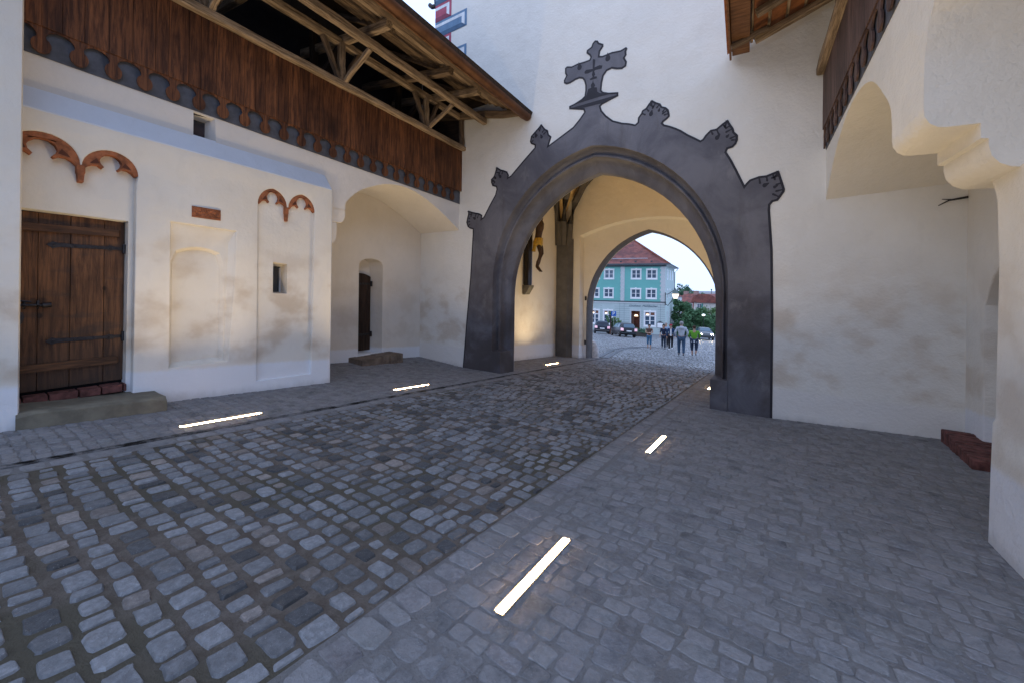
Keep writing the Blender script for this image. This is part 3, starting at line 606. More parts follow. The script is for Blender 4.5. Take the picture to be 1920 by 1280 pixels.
b = MB(); b.prism([(2.475,3.005),(2.885,2.995),(2.885,2.815),(2.475,2.825)], lambda u, v: f(u, v, .01), lambda u, v: f(u, v, -.012))
for i in range(26):
    y = 2.51+.014*i; z = 2.905+.05*math.sin(i*1.3); b.ball((LX+.010, y, z), (.016,.017,.02), 7, 5)
for z in (2.992-.012, 2.838): b.box((LX+.01,2.485,z-.008), (LX+.02,2.875,z+.008))
b.build('relief_plaque', M['terracotta'], left, 50)
# plank door in the niche
DX = LX-.26
d1 = MB(); y = .53
for w in (.33,.30,.34,.22):
    d1.box((DX-.05,y+.002,.245), (DX+random.uniform(-.003,.003),min(y+w-.002,1.715),2.665)); y += w
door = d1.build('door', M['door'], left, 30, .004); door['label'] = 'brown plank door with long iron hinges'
for z, y0, y1 in ((2.46,.66,1.66), (.56,.68,1.66)):
    b = MB(); b.prism([(y0,z-.055),(y0+.02,z+.05),(y1,z+.055),(y1,z-.05)], lambda u, v: (DX-.01, u, v), lambda u, v: (DX+.045, u, v)); b.build('batten', M['door_rail'], door, bevel=.014)
for z in (2.235, .905):
    b = MB(); b.prism([(.93,z),(.99,z+.05),(1.04,z+.03),(1.52,z+.022),(1.56,z+.04),(1.62,z+.022),(1.72,z+.022),(1.72,z-.022),(1.62,z-.022),(1.56,z-.04),(1.52,z-.022),(1.04,z-.03),(.99,z-.05)], lambda u, v: (DX, u, v), lambda u, v: (DX+.012, u, v))
    b.tube([(DX+.02,1.712,z-.07),(DX+.02,1.712,z+.07)], .025)
    for y in (1.0,1.2,1.4,1.56): b.ball((DX+.014,y,z), (.008,.014,.014), 8, 5)
    b.build('hinge', M['iron'], door, 40, .003)
b = MB(); b.tube([(DX+.04,.50,1.42),(DX+.04,.92,1.40)], .018); b.tube([(DX+.05,.90,1.40),(DX+.05,.98,1.41)], .035)
for y in (.60,.74,.86): b.tube([(DX,y,1.42),(DX+.05,y,1.46),(DX+.06,y,1.41),(DX+.03,y,1.36)], .014, 6)
b.tube([(DX+.03,.62,1.50),(DX+.06,.70,1.47),(DX+.05,.80,1.45)], .013, 6); b.build('bolt', M['iron'], door, 50)
b = MB(); b.prism([(.62,1.18),(.60,1.25),(.63,1.31),(.68,1.33),(.73,1.31),(.75,1.25),(.73,1.17),(.68,1.12)], lambda u, v: (DX-.005, u, v), lambda u, v: (DX+.01, u, v)); b.build('lock_plate', M['iron'], door, bevel=.003)
b = MB(); b.ball((DX+.012,.685,1.20), (.006,.012,.02), 8, 5); b.build('keyhole', M['steel'], door)
b = MB(); b.box((DX-.14,.45,.0), (DX-.06,1.8,2.8)); b.build('door_backing', M['void'], left)
b = MB(); y = .48
while y < 1.7:
    w = random.uniform(.20,.27); b.box((LX-.29,y,.10), (LX-.05+random.uniform(-.02,.01),min(y+w,1.72),.212+random.uniform(-.008,.006))); y += w+.015
b.build('brick_sill', M['darkbrick'], left, 40, .01)
d2 = MB()
for k in range(4):
    u0, u1 = 6.94+.152*k, 6.94+.152*k+.147; top = lambda u: 2.06-.9*(u-7.2)**2
    d2.prism([(u0,-.22),(u1,-.22),(u1,top(u1)),((u0+u1)/2,top((u0+u1)/2)),(u0,top(u0))], lambda u, v: (-10.31, u, v), lambda u, v: (-10.27, u, v))
door2 = d2.build('door', M['doordark'], left, 30, .004); door2['label'] = 'small blackened door ajar in the recess'
for z in (1.75, .25):
    b = MB(); b.box((-10.275,7.05,z-.03), (-10.255,7.52,z+.03)); b.tube([(-10.24,7.55,z-.08),(-10.24,7.55,z+.08)], .03); b.build('hinge', M['iron'], door2)
# near buttress on the left edge of the court
b = MB(); n_ = 8
b.loft([[(-7.60,-9,z),(-7.59,.60-.005*math.sin(z*3),z),(-7.595,.635,z),(-7.63,.65,z),(-8.4,.65,z)] for z in (-.6,0,.5,1,1.6,2.2,2.8,3.6,4.6,6,8.5)], False)
tag(b.build('buttress', M['plaster'], sharp=50), 'plain whitewashed buttress at the left edge beside the plank door', 'buttress')
# ================================================================ LEFT TIMBER GALLERY
gal = thing('timber_gallery', 'dark timber gallery with open roof frame above the left wall', 'gallery', (-8.2, 5, 4.4))
def pz(y): return 4.795-.0606*y          # bottom of the boards
def rz(y): return pz(y)+1.64
HD = [(-.5,.36),(-.36,.352),(-.22,.325),(-.14,.285),(-.115,.25),(-.14,.222),(-.20,.205),(-.255,.165),(-.265,.12),(-.22,.065),(-.10,.03),(0,.022)]
HD = HD+[(-a, c) for a, c in HD[:-1]][::-1]
PER = .3475
def fretwork(mb, y0, n, X, bottom, top, w=.022, fl=None):
    """vertical boards whose feet are sawn into round pendants"""
    for k in range(n):
        c = y0+PER*k; lo = [(c+a*PER, bottom(c+a*PER)+v) for a, v in HD]
        loop = lo+[(c+.5*PER, top(c+.5*PER)), (c-.5*PER, top(c-.5*PER))]
        dx = 0
        mb.prism(loop, lambda u, v: fl(u, v, dx) if fl else (X+dx, u, v), lambda u, v: fl(u, v, dx+w) if fl else (X+dx-w, u, v))
b = MB(); y0 = 1.02-.1738-PER*4; fretwork(b, y0, 28, -8.195, pz, rz); b.build('board_panel', M['boards'], gal, 30)
b = MB(); y = -.6; k = 0                  # board joints and cover strips: separate upright planks in front
while y < 9.2:
    w = random.uniform(.16,.27); y1 = min(y+w, 9.235)
    b.prism([(y+.0025,pz(y)+.375),(y1-.0025,pz(y1)+.375),(y1-.0025,rz(y1)),(y+.0025,rz(y))], lambda u, v: (-8.194, u, v), lambda u, v, q=random.uniform(0,.004): (-8.178+q, u, v)); y = y1
b.build('plank', M['boards'], gal, 30, .003)
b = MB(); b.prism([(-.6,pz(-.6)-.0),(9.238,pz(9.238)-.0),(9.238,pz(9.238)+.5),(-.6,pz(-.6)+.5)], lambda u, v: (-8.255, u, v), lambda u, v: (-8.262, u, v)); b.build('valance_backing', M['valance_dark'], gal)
beam('rail', (-8.11,-.6,rz(-.6)+.03), (-8.11,9.235,rz(9.235)+.03), .15, .14, M['beam'], gal, jit=.008, nseg=24)
PL = lambda y: 7.08-.062*(y-5.2)
beam('wall_plate', (-8.17,-.6,PL(-.6)), (-8.17,9.23,PL(9.23)), .15, .16, M['beam'], gal, jit=.008, nseg=20)
PU = lambda y: 6.80-.078*(y-5.2)
beam('purlin', (-7.22,-1,PU(-1)), (-7.22,9.12,PU(9.12)), .15, .17, M['beam'], gal, jit=.012, nseg=24)
for y in (.1, 2.65, 5.16, 7.70):
    beam('post', (-8.15,y,rz(y)+.1), (-8.15,y-.03,PL(y)), .14, .14, M['beam'], gal)
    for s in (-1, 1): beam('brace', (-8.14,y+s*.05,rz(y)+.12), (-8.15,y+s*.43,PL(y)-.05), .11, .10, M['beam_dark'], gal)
    beam('strut', (-8.10,y+.05,rz(y)+.10), (-7.25,y+.08,PU(y)-.10), .10, .085, M['beam'], gal)
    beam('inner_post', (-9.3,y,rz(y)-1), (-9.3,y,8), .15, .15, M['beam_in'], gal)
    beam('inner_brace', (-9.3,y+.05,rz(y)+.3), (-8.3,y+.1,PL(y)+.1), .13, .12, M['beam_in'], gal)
beam('post', (-8.12,9.15,rz(9.15)+.1), (-8.16,9.15,PL(9.15)+.1), .12, .12, M['beam_dark'], gal)
for y, xe, m in ((3.45,-6.7,'beam'), (5.22,-6.62,'beam'), (6.98,-6.58,'beam_dark'), (8.02,-6.56,'beam'), (9.10,-6.05,'beam_dark'), (1.7,-6.6,'beam')):
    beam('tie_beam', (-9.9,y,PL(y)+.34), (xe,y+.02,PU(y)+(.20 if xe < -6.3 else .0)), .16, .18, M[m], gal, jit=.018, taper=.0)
def rf(x, y): return 6.33-.078*(y-9.24)+.52*(-5.72-x)   # underside of the roof
for i, y in enumerate((.6,2.3,3.95,5.6,7.25,8.9)):
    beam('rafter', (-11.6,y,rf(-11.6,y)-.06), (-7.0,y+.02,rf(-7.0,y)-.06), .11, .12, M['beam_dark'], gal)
for i in range(9):                        # eaves boarding under the tiles
    x = -6.06-.235*i; beam('eaves_plank', (x,-1,rf(x,-1)+.02+random.uniform(-.006,.006)), (x,9.2,rf(x,9.2)+.02), .215, .026, M['beam' if i in (0,3) else 'beam_dark'], gal, nseg=18, jit=.006)
b = MB(); b.prism([(-5.70,0),(-12.4,6.7*.52),(-12.4,6.7*.52+.09),(-5.66,.09)], lambda u, v: (u, -1.4, v+rf(-5.72,-1.4)+.045), lambda u, v: (u, 9.235, v+rf(-5.72,9.235)+.045)); b.build('roof', M['beam_in'], gal)
b = MB()                                  # half round gutter
def gr(y): return rf(-5.72, y)-.02
for y in (-1.4, 9.2): pass
b.loft([[(-5.80+.125*math.cos(R(a)), y, gr(y)+.05+.125*math.sin(R(a))) for a in range(180, 361, 15)]+[(-5.80+.115*math.cos(R(a)), y, gr(y)+.05+.115*math.sin(R(a))) for a in range(360, 179, -15)] for y in (-1.4,1,3,5,7,9.2)], True, True, True)
b.build('gutter', M['gutter'], gal, 50)
for y in (1.6,3.2,4.8,6.35,7.9,9.05):
    b = MB(); b.loft([[(-5.80+.133*math.cos(R(a)), yy, gr(yy)+.05+.133*math.sin(R(a))) for a in range(180, 361, 15)] for yy in (y, y+.05)], False); b.build('gutter_bracket', M['gutter'], gal)
beam('eaves_board', (-5.96,-1.4,rf(-5.96,-1.4)-.02), (-5.96,9.2,rf(-5.96,9.2)-.02), .03, .22, M['soffit'], gal, jit=.002, nseg=4)
b = MB(); b.box((-10.06,-1.4,4.75), (-9.98,9.23,10)); b.box((-9.93,-1.4,pz(9)+.35), (-8.31,9.23,pz(9)+.43)); b.build('inner_wall', flat('shade_dark_plaster', (.045,.043,.05), .9), gal)  # near-black plaster colour paints the shade inside the gallery
b = MB()                                  # dark boards added so the tower wall behind them reads dark
for k in range(18):
    x0 = -9.9+.205*k; zb_, zt_ = (rz(9.2)-.6 if x0 < -8.3 else PL(9.2)+.22), rf(x0+.1, 9.2)-.02
    if zt_ > zb_+.05: b.box((x0,9.195,zb_), (x0+.2,9.222,zt_))
b.build('added_dark_boards', M['beam_in'], gal, weld=False)
# ================================================================ RIGHT COURTYARD WALL
e_ = Vector((math.sin(R(4)), -math.cos(R(4)), 0)); i_ = Vector((math.cos(R(4)), math.sin(R(4)), 0)); o_ = Vector((.64, T, 0))
def rw(s, z, d=0.): p = o_+e_*s+i_*d; return (p.x, p.y, z)
right = thing('courtyard_wall', 'whitewashed right courtyard wall on corbels with tall arches under the gallery', 'wall', rw(4.5, gz(4.8), .9))
a1 = [(0,3.39),(.35,3.66),(.75,3.95),(1.14,4.15),(1.6,4.31),(2.05,4.37),(2.5,4.35),(2.9,4.25),(3.2,4.08),(3.45,3.87),(3.62,3.72),(3.72,3.58),(3.755,3.42),(3.76,3.26)]
a1 = spline(a1)
a2 = [(4.58,3.27),(4.582,3.60),(4.62,3.78),(4.72,3.98),(4.9,4.18),(5.2,4.42),(5.6,4.62),(6.1,4.74),(6.8,4.80),(7.6,4.66),(8.3,4.3),(8.8,3.9),(8.9,3.5)]
a2 = spline(a2)
ztop = lambda s: 4.36+.055*s
b = MB(); b.poly([[(0,ztop(0)+.5)]+a1+a2+[(12,3.5),(12,ztop(12)+.5)]], rw)
DP = 2.4
for a in (a1, a2):
    b.loft([[rw(s, z, 0) for s, z in a], [rw(s, z, DP) for s, z in a]], False)
b.build('arch_wall', M['rightwall'], right, 42)
def corbelp():                            # stepped profile (depth, height) from the face back to the pier
    p = [(0,3.27)]+[(.13-.13*math.cos(R(a)), 3.25-.16*math.sin(R(a))) for a in (20,45,70,90)]+[(.33,3.085),(.33,2.965),(.375,2.955)]+[(.545-.17*math.cos(R(a)), 2.90-.19*math.sin(R(a))) for a in (0,25,50,75,90)]+[(.70,2.705),(1.3,2.70),(1.3,3.27)]
    return p
b = MB(); cp = corbelp()
rings = []
for s in (3.76, 4.58): rings.append([rw(s, v, u) for u, v in cp])
b.loft(rings); b.poly([cp], lambda u, v: rw(3.76, v, u)); b.poly([cp], lambda u, v: rw(4.58, v, u)); b.build('corbel', M['rightwall'], right, 40)
b = MB()                                  # battered pier
b.loft([[(1.50+k,5.21-k*.3,z),(1.525+k,5.235-k*.3,z),(2.6,5.235,z),(2.6,4.45,z),(1.53+k,4.45,z),(1.50+k,4.475,z)] for z, k in ((-.7,-.0),(.2,.012),(.62,.02),(.66,.035),(2.0,.045),(2.55,.03),(2.72,.0))], True, False, True); b.build('pier', M['rightwall'], right, 40)
fr_ = lambda u, v, d=0.: (2.41+d, u, v)
nd = [(8.57,-.7),(8.575,1.55),(8.30,1.96),(8.0,2.16),(7.7,1.98),(7.4,1.55),(7.4,-.7)]
b = MB(); h5, _ = recess(b, nd, fr_, .35, .03); b.poly([[(9.3,-1),(9.3,4.6),(3.0,4.9),(3.0,-1)], h5], fr_); b.build('recess_wall', M['rightwall'], right, 25)
b = MB(); b.poly([inset(nd, -.01)], lambda u, v: fr_(u, v, .345)); b.build('niche_panel', flat('grey_plaster', (.55,.55,.57), .9), right)
b = MB(); b.tube([(2.405,9.215,3.235),(2.2,9.225,3.205),(2.08,9.23,3.13)], [.02,.012,.006], 5); b.tube([(2.25,9.22,3.21),(2.12,9.225,3.23)], [.01,.005], 5); b.build('wire_stub', M['iron'], right)
# right gallery
gr2 = thing('timber_gallery', 'weathered timber gallery jutting out over the right wall', 'gallery', rw(3, 4.5))
pz2 = lambda s: 4.30+.066*s
b = MB(); fl2 = lambda u, v, d: rw(u, v, -.045+d)
fretwork(b, -.02, 26, 0, pz2, lambda s: pz2(s)+1.42, .022, fl2); b.build('board_panel', M['boards_r'], gr2, 30)
b = MB(); s = 0
while s < 8.8:
    w = random.uniform(.16,.25); b.prism([(s+.0025,pz2(s)+.375),(s+w-.0025,pz2(s+w)+.375),(s+w-.0025,pz2(s+w)+1.42),(s+.0025,pz2(s)+1.42)], lambda u, v: rw(u, v, -.046), lambda u, v: rw(u, v, -.062)); s += w
b.build('plank', M['boards_r'], gr2, 30, .003)
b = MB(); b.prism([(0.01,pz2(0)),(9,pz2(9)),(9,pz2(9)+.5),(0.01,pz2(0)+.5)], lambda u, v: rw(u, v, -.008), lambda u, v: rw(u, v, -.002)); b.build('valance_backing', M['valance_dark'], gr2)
beam('rail', rw(.02, pz2(0)+1.46, -.10), rw(9, pz2(9)+1.46, -.10), .15, .15, M['beam'], gr2, nseg=18, jit=.014)
for s in (1.1, 3.2, 5.3):
    beam('post', rw(s, pz2(s)+1.5, .0), rw(s, pz2(s)+2.9, .0), .14, .14, M['beam_dark'], gr2)
def rf2(d, s): return 6.47+.38*(d+1.55)+.05*s
for s in (.26,1.06,1.86,2.66,3.46,4.26,5.06):
    bm_ = beam('rafter', rw(s, rf2(-1.14,s)-.13, -1.14), rw(s, rf2(3,s)-.13, 3), .13, .13, M['beam'], gr2, jit=.014)
for d in (-1.2,-.92,-.64,-.36,-.08,.2,.5,.8):
    beam('roof_batten', rw(.02, rf2(d,0)+.01, d), rw(7, rf2(d,7)+.01, d), .05, .035, M['beam'], gr2, nseg=8, jit=.004)
b = MB(); b.prism([(-1.62,-.03),(-1.62,.06),(3.6,.06+.38*5.22),(3.6,-.03+.38*5.22)], lambda u, v: rw(.02, v+rf2(-1.62,.02)+.07, u), lambda u, v: rw(7.5, v+rf2(-1.62,7.5)+.07, u)); b.build('roof', M['tile_under'], gr2)
beam('eaves_board', rw(.015, rf2(-1.55,0)-.02, -1.56), rw(7.5, rf2(-1.55,7.5)-.02, -1.56), .035, .20, M['soffit'], gr2, jit=.001, nseg=3)
beam('inner_eaves_board', rw(.015, rf2(-1.38,0)-.09, -1.38), rw(7.5, rf2(-1.38,7.5)-.09, -1.38), .30, .03, M['soffit'], gr2, jit=.001, nseg=3)
for s in (.5, 2.1, 3.7): beam('eaves_bracket', rw(s, rf2(-1.54,s)-.15, -1.54), rw(s, rf2(-.95,s)-.16, -.95), .09, .08, M['beam_dark'], gr2)
b = MB(); b.prism([(.02,4.2),(9,4.6),(9,9),(.02,9)], lambda u, v: rw(u, v, 1.75), lambda u, v: rw(u, v, 1.8)); b.build('inner_wall', flat('shade_dark_plaster_right', (.05,.045,.045), .9), gr2)  # dark wall colour stands in for shade behind the right rail
# ================================================================ STEPS AND FLOOR LIGHTS
def slab(name, lo, hi, mat, label, cat, cut=.03, n=9):
    b = MB(); x0,y0 = lo[:2]; x1,y1 = hi[:2]; rings = []
    for i in range(n+1):
        y = y0+(y1-y0)*i/n; z0 = g((x0+x1)/2, y)-.05; z1 = hi[2]+.004*math.sin(i*1.7)-lo[2]*(y-y0); q = random.uniform(-.012,.012)
        e = cut*(2.2 if i in (0, n) else 1)
        rings.append([(x0,y,z0),(x1+q,y,z0),(x1+q,y,z1-e),(x1-e+q,y,z1-.006),(x1-(x1-x0)*.5,y,z1-.014),(x0,y,z1)])
    b.loft(rings, True, True, True); o = b.build(name, mat, sharp=40); return tag(o, label, cat)
slab('stone_step', (-8.30,.62,.075), (-7.54,2.03,.155), M['sandstone'], 'worn greenish sandstone step below the plank door', 'step')
st = thing('wooden_step', 'low worn step below the small dark door in the recess', 'step', (-9.7, 7.3, g(-9.7,7.3)))
for k in range(6):
    b = MB(); y = 6.62+.235*k; z = g(-9.7, 7.3); b.box((-9.97,y,z-.1), (-9.35+random.uniform(-.02,.02),y+.228,z+.20+random.uniform(-.012,.008))); b.build('block', M['woodstep'], st, bevel=.02)
bs = thing('brick_step', 'low dark red brick step at the foot of the right wall', 'step', (2.25, 8.2, g(2.25,8.2)))
for k in range(12):
    y = 7.55+.125*k; z = g(2.2, 8.2); b = MB(); b.box((2.03+random.uniform(-.012,.012)+.006*k,y,z-.12), (2.62,y+.117,z+.155+random.uniform(-.01,.006)-.02*(k > 10))); b.build('brick', M['darkbrick'], bs, bevel=.018)
LG = 'linear lights let into the paving along the road'
def striplight(x, y, L, ang, label, pw=1.):
    t = thing('floor_light', label, 'light', (x, y, g(x, y)), LG)
    m = Matrix.Translation((x, y, g(x, y)+.004)) @ Matrix.Rotation(R(ang), 4, 'Z') @ Matrix.Rotation(-math.atan(SL), 4, 'X')
    b = MB(); b.box((-.022,0,-.01), (.022,L,.014), m); b.mi = [0 if k == 1 else 1 for k in range(6)]; b.build('lens', [M['lamp'], M['lamp_edge']], t)
    b = MB()
    for lo, hi in (((-.038,-.012,-.02),(-.029,L+.012,.008)), ((.029,-.012,-.02),(.038,L+.012,.008)), ((-.029,-.012,-.02),(.029,-.002,.008)), ((-.029,L+.002,-.02),(.029,L+.012,.008))): b.box(lo, hi, m)
    b.build('frame', M['steel'], t)
    ld = bpy.data.lights.new('strip_lamp', 'AREA'); ld.shape = 'RECTANGLE'; ld.size = .022; ld.size_y = L; ld.energy = LAMP_W*pw; ld.color = (1,.75,.43); ld.spread = R(135)
    lo_ = bpy.data.objects.new('strip_lamp', ld); COL.objects.link(lo_); lo_.matrix_basis = m @ Matrix.Translation((0,L/2,.022)) @ Matrix.Rotation(R(180), 4, 'X'); attach(lo_, t)
striplight(-1.345, 1.885, .95, 2.0, 'long glowing floor light nearest the viewer, right of the road')
striplight(-1.455, 5.41, .95, 1.0, 'glowing floor light right of the road, further up before the arch')
striplight(-1.62, 11.9, .95, 1.0, 'sliver of floor light behind the foot of the right arch pier', 1.5)
striplight(-6.50, 1.89, 1.0, 3.0, 'long glowing floor light in front of the blind niches at left', .8)
striplight(-6.665, 5.51, .96, 0.5, 'glowing floor light in front of the deep arched recess')
striplight(-6.80, 12.23, .85, 1.0, 'glowing floor light inside the passage below the crucifix', .8)
# ================================================================ THE TOWN BEYOND THE GATE
K = 1.12; c0 = Vector((-14.43, 61.95, 0)); hd_ = Vector((-.977,-.211,0)); hn = Vector((-.211,.977,0)); sd_ = Vector((-.122,.9925,0)); sn = Vector((-.9925,-.122,0))
hz = lambda z: 1.75+(z-1.75)*K
def hp(s, z, d=0.): p = c0+hd_*s*K+hn*d; return (p.x, p.y, hz(z))
def hs(s, z, d=0.): p = c0+sd_*s+sn*d; return (p.x, p.y, hz(z))
hgreen = flat('green_render', (.155,.42,.385), .85, var=.06, scale=.6, bump=.2)
hgrey = flat('grey_render', (.42,.50,.50), .85, var=.06, scale=.8, bump=.2)
hblock = flat('quoin_stone', (.50,.53,.54), .85, var=.1); hline = flat('joint_line', (.20,.26,.28), .9); hwhite = flat('white_paint', (.78,.79,.80), .6, var=.04)
dk = flat('dark_trim', (.06,.075,.085), .5); wd = flat('brown_timber', (.10,.045,.03), .6)
house = thing('town_house', 'green and grey hipped roof inn seen through the gate', 'house', hp(5, -4.6))
up = [(1.01,2.45,2.83,4.23),(3.06,4.43,2.83,4.23),(6.67,8.08,2.83,4.23),(8.62,10.0,2.83,4.23),(1.05,2.46,.19,1.59),(3.06,4.47,.19,1.59),(6.71,8.12,.19,1.59),(8.66,10.05,.19,1.59)]
gw = [(1.11,2.69,-3.53,-1.44),(6.77,8.15,-3.5,-1.44),(8.60,9.95,-3.5,-1.44)]; gd = [(3.11,4.40,-4.21,-1.43)]
rect = lambda r, q=0: [(r[0]+q,r[2]+q),(r[1]-q,r[2]+q),(r[1]-q,r[3]-q),(r[0]+q,r[3]-q)]
b = MB(); b.poly([[(0,-.23),(16,-.23),(16,4.75),(0,4.75)]]+[rect(r, .14) for r in up], hp); b.build('wall', hgreen, house)
b = MB(); b.poly([[(0,-6.2),(16,-6.2),(16,-.23),(0,-.23)]]+[rect(r, .08) for r in gw+gd], hp); b.build('wall', hgrey, house)
sidewins = [(s, s+1.1, z0, z1) for s in (2.4,6.0,9.6) for z0, z1 in ((2.83,4.23),(.19,1.59),(-3.6,-1.5))]
b = MB(); b.poly([[(0,-6.4),(14,-6.4),(14,4.75),(0,4.75)]]+[rect(r) for r in sidewins], hs); b.build('side_wall', flat('side_render', (.50,.60,.57), .85, var=.06), house)
warm = emit('lit_room', (1,.62,.32), 1.6)
def window(r, P, fw, lit=False, transom=None, sur=True):
    b = MB(); D = .10
    if sur:
        for lo, hi in (((r[0]-.02,r[2]-.06),(r[1]+.02,r[2]+.16)), ((r[0]-.02,r[3]-.15),(r[1]+.02,r[3]+.04)), ((r[0],r[2]+.1),(r[0]+.12,r[3]-.1)), ((r[1]-.12,r[2]+.1),(r[1],r[3]-.1))):
            b.prism([lo,(hi[0],lo[1]),hi,(lo[0],hi[1])], lambda u, v: P(u, v, .02), lambda u, v: P(u, v, -.05))
        m = (r[0]+r[1])/2; b.prism([(m-.1,r[3]),(m+.1,r[3]),(m+.13,r[3]+.11),(m-.13,r[3]+.11)], lambda u, v: P(u, v, .02), lambda u, v: P(u, v, -.06))
    q = .115 if sur else 0; x0, x1, z0, z1 = r[0]+q, r[1]-q, r[2]+q, r[3]-q; m = (x0+x1)/2; zt = transom or (z0+z1)/2
    bars = [(x0,x0+fw,z0,z1),(x1-fw,x1,z0,z1),(m-fw*.8,m+fw*.8,z0,z1),(x0,x1,z0,z0+fw),(x0,x1,z1-fw,z1),(x0,x1,zt-fw*(.8 if transom else .35),zt+fw*(.8 if transom else .35))]
    if transom: bars.append((x0,x1,(z0+zt)/2-.03,(z0+zt)/2+.03))
    for a in bars: b.prism([(a[0],a[2]),(a[1],a[2]),(a[1],a[3]),(a[0],a[3])], lambda u, v: P(u, v, .03), lambda u, v: P(u, v, D))
    w = b.build('window', hwhite, house, recalc=False, weld=False)
    b = MB(); b.poly([[(x0,z0),(x1,z0),(x1,z1),(x0,z1)]], lambda u, v: P(u, v, D+.01)); b.build('pane', M['pane'], w)
    if lit:
        b = MB(); b.prism([(m+.1,zt+.10),(x1-.15,zt+.10),(x1-.2,zt+.24),(m+.15,zt+.24)], lambda u, v: P(u, v, D-.02), lambda u, v: P(u, v, D+.005)); b.build('lamp_glow', M['room'], w)
        b = MB(); b.poly([[(x0+fw,zt+fw),(x1-fw,zt+fw),(x1-fw,z1-fw),(x0+fw,z1-fw)]], lambda u, v: P(u, v, D+.003)); b.build('lit_pane', flat('warm_room', (.20,.09,.06), .6), w)
M['pane'] = glass('window_pane', (.05,.085,.13), .12); M['room'] = emit('room_lamp', (1,.72,.42), 2.6)
for r in up: window(r, hp, .075)
for r in gw: window(r, hp, .09, True, -2.1)
for r in sidewins: window(r, hs, .07, sur=False)
for s0, s1, al in ((0,.62,.12), (5.26,5.84,.06)):     # corner blocks and pilaster
    b = MB(); z = -.18; b.prism([(s0,z),(s1-.07,z),(s1-.07,4.75),(s0,4.75)], lambda u, v: hp(u, v, -.03), lambda u, v: hp(u, v, .01)); q = b.build('pilaster', hblock, house)
    for k in range(17):
        z = -.18+.29*k; b = MB(); b.prism([(s0,z),(s1+al*(k % 2)-.06,z),(s1+al*(k % 2)-.06,z+.25),(s0,z+.25)], lambda u, v: hp(u, v, -.05), lambda u, v: hp(u, v, -.02)); b.build('quoin', hblock, q)
b = MB()
for k in range(13):
    z = -.95-.30*k
    for a, c in ((0,.9),(2.85,3.0),(4.55,6.6),(8.3,8.5),(10.1,16)): b.prism([(a,z),(c,z),(c,z+.035),(a,z+.035)], lambda u, v: hp(u, v, -.006), lambda u, v: hp(u, v, .01))
for s in (.55,5.25,5.85): b.prism([(s,-4.6),(s+.04,-4.6),(s+.04,-.35),(s,-.35)], lambda u, v: hp(u, v, -.007), lambda u, v: hp(u, v, .01))
b.build('masonry_joints', hline, house, weld=False)
for z0, z1, d, mm in ((-.30,-.16,-.10,dk),(-.50,-.31,-.06,hblock),(4.56,4.80,-.25,dk)):
    b = MB(); b.prism([(-.1,z0),(16,z0),(16,z1),(-.1,z1)], lambda u, v: hp(u, v, d), lambda u, v: hp(u, v, .01)); b.build('string_course', mm, house)
b = MB(); r = gd[0]                         # doorway
b.prism([(r[0]-.12,r[2]),(r[0]+.08,r[2]),(r[0]+.08,r[3]-.08),(r[1]-.08,r[3]-.08),(r[1]-.08,r[2]),(r[1]+.12,r[2]),(r[1]+.12,r[3]+.1),(r[0]-.12,r[3]+.1)], lambda u, v: hp(u, v, -.06), lambda u, v: hp(u, v, .02)); b.build('door_surround', hblock, house)
b = MB(); b.poly([rect(r)], lambda u, v: hp(u, v, .9)); b.loft([[hp(u, v, d) for u, v in rect(r, .08)] for d in (0,.9)]); dr = b.build('doorway', flat('lit_hall', (.13,.045,.03), .7, var=.5, scale=1.5), house)
b = MB(); b.prism([(3.45,-2.25),(3.95,-2.25),(3.85,-2.02),(3.55,-2.02)], lambda u, v: hp(u, v, .3), lambda u, v: hp(u, v, .5)); b.build('hall_lamp', M['room'], dr)
b = MB(); b.prism([(3.95,-4.2),(4.28,-4.2),(4.28,-1.9),(3.95,-1.9)], lambda u, v: hp(u, v, .15), lambda u, v: hp(u, v, .2)); b.build('door_leaf', wd, dr)
# hipped roof with swept eaves
ov = .62; zE = 4.86
def wp(s, d, z): p = c0+hd_*s+hn*d; return (p.x, p.y, z)
E0 = wp(-ov, -ov, hz(zE)); E1 = wp(18.5, -ov, hz(zE)); R0 = wp(5.68, 7, 10.07); R1 = wp(18.5, 7, 10.07)
pE2 = c0+sd_*14.6-sn*ov; E2 = (pE2.x, pE2.y, hz(zE)); k0 = lambda A, B, t, dz: tuple(A[i]+(B[i]-A[i])*t+(dz if i == 2 else 0) for i in range(3))
b = MB(); b.add([E0,E1,k0(E1,R1,.16,-.22),k0(E0,R0,.16,-.22),R0,R1], [(0,1,2,3),(3,2,5,4)]); b.add([E0,k0(E0,R0,.16,-.22),k0(E2,R0,.16,-.22),E2,R0], [(0,1,2,3),(1,4,2)])
def rooftex():
    k = NT('tiled_roof'); p = k.pos(); z = k.sep(p)[2]; n = k.noise(p, 1.2, 5); w = k.n('TexWave', wave_type='BANDS', bands_direction='Z'); k.put(w.inputs[0], p); w.inputs['Scale'].default_value = 2.6; w.inputs['Distortion'].default_value = .6
    n2 = k.noise(p, 7, 3)
    c = k.mix(k.rng(n, .35, .65), (.14,.055,.05), (.30,.10,.075)); c = k.mix(k.math('MULTIPLY', w.outputs['Fac'], .4), c, (.08,.03,.03)); c = k.mix(k.math('MULTIPLY', k.rng(n2, .5, .7), .35), c, (.34,.17,.13))
    return k.fin(c, .85, k.bump(w.outputs['Fac'], .5, .04))
M['tiles'] = rooftex(); rf_ = b.build('roof', M['tiles'], house, recalc=False)
b = MB(); b.tube([E0, R0], .13, 6); b.tube([R0, R1], .13, 6); b.build('ridge_tiles', M['rooftile'], rf_)
b = MB()
for s in (2.0,4.3,6.5,8.6,10.5,12.5): b.box((-.12,-.1,0), (.12,.1,.22), Matrix.Translation(wp(s, .15, hz(zE)+.32)))
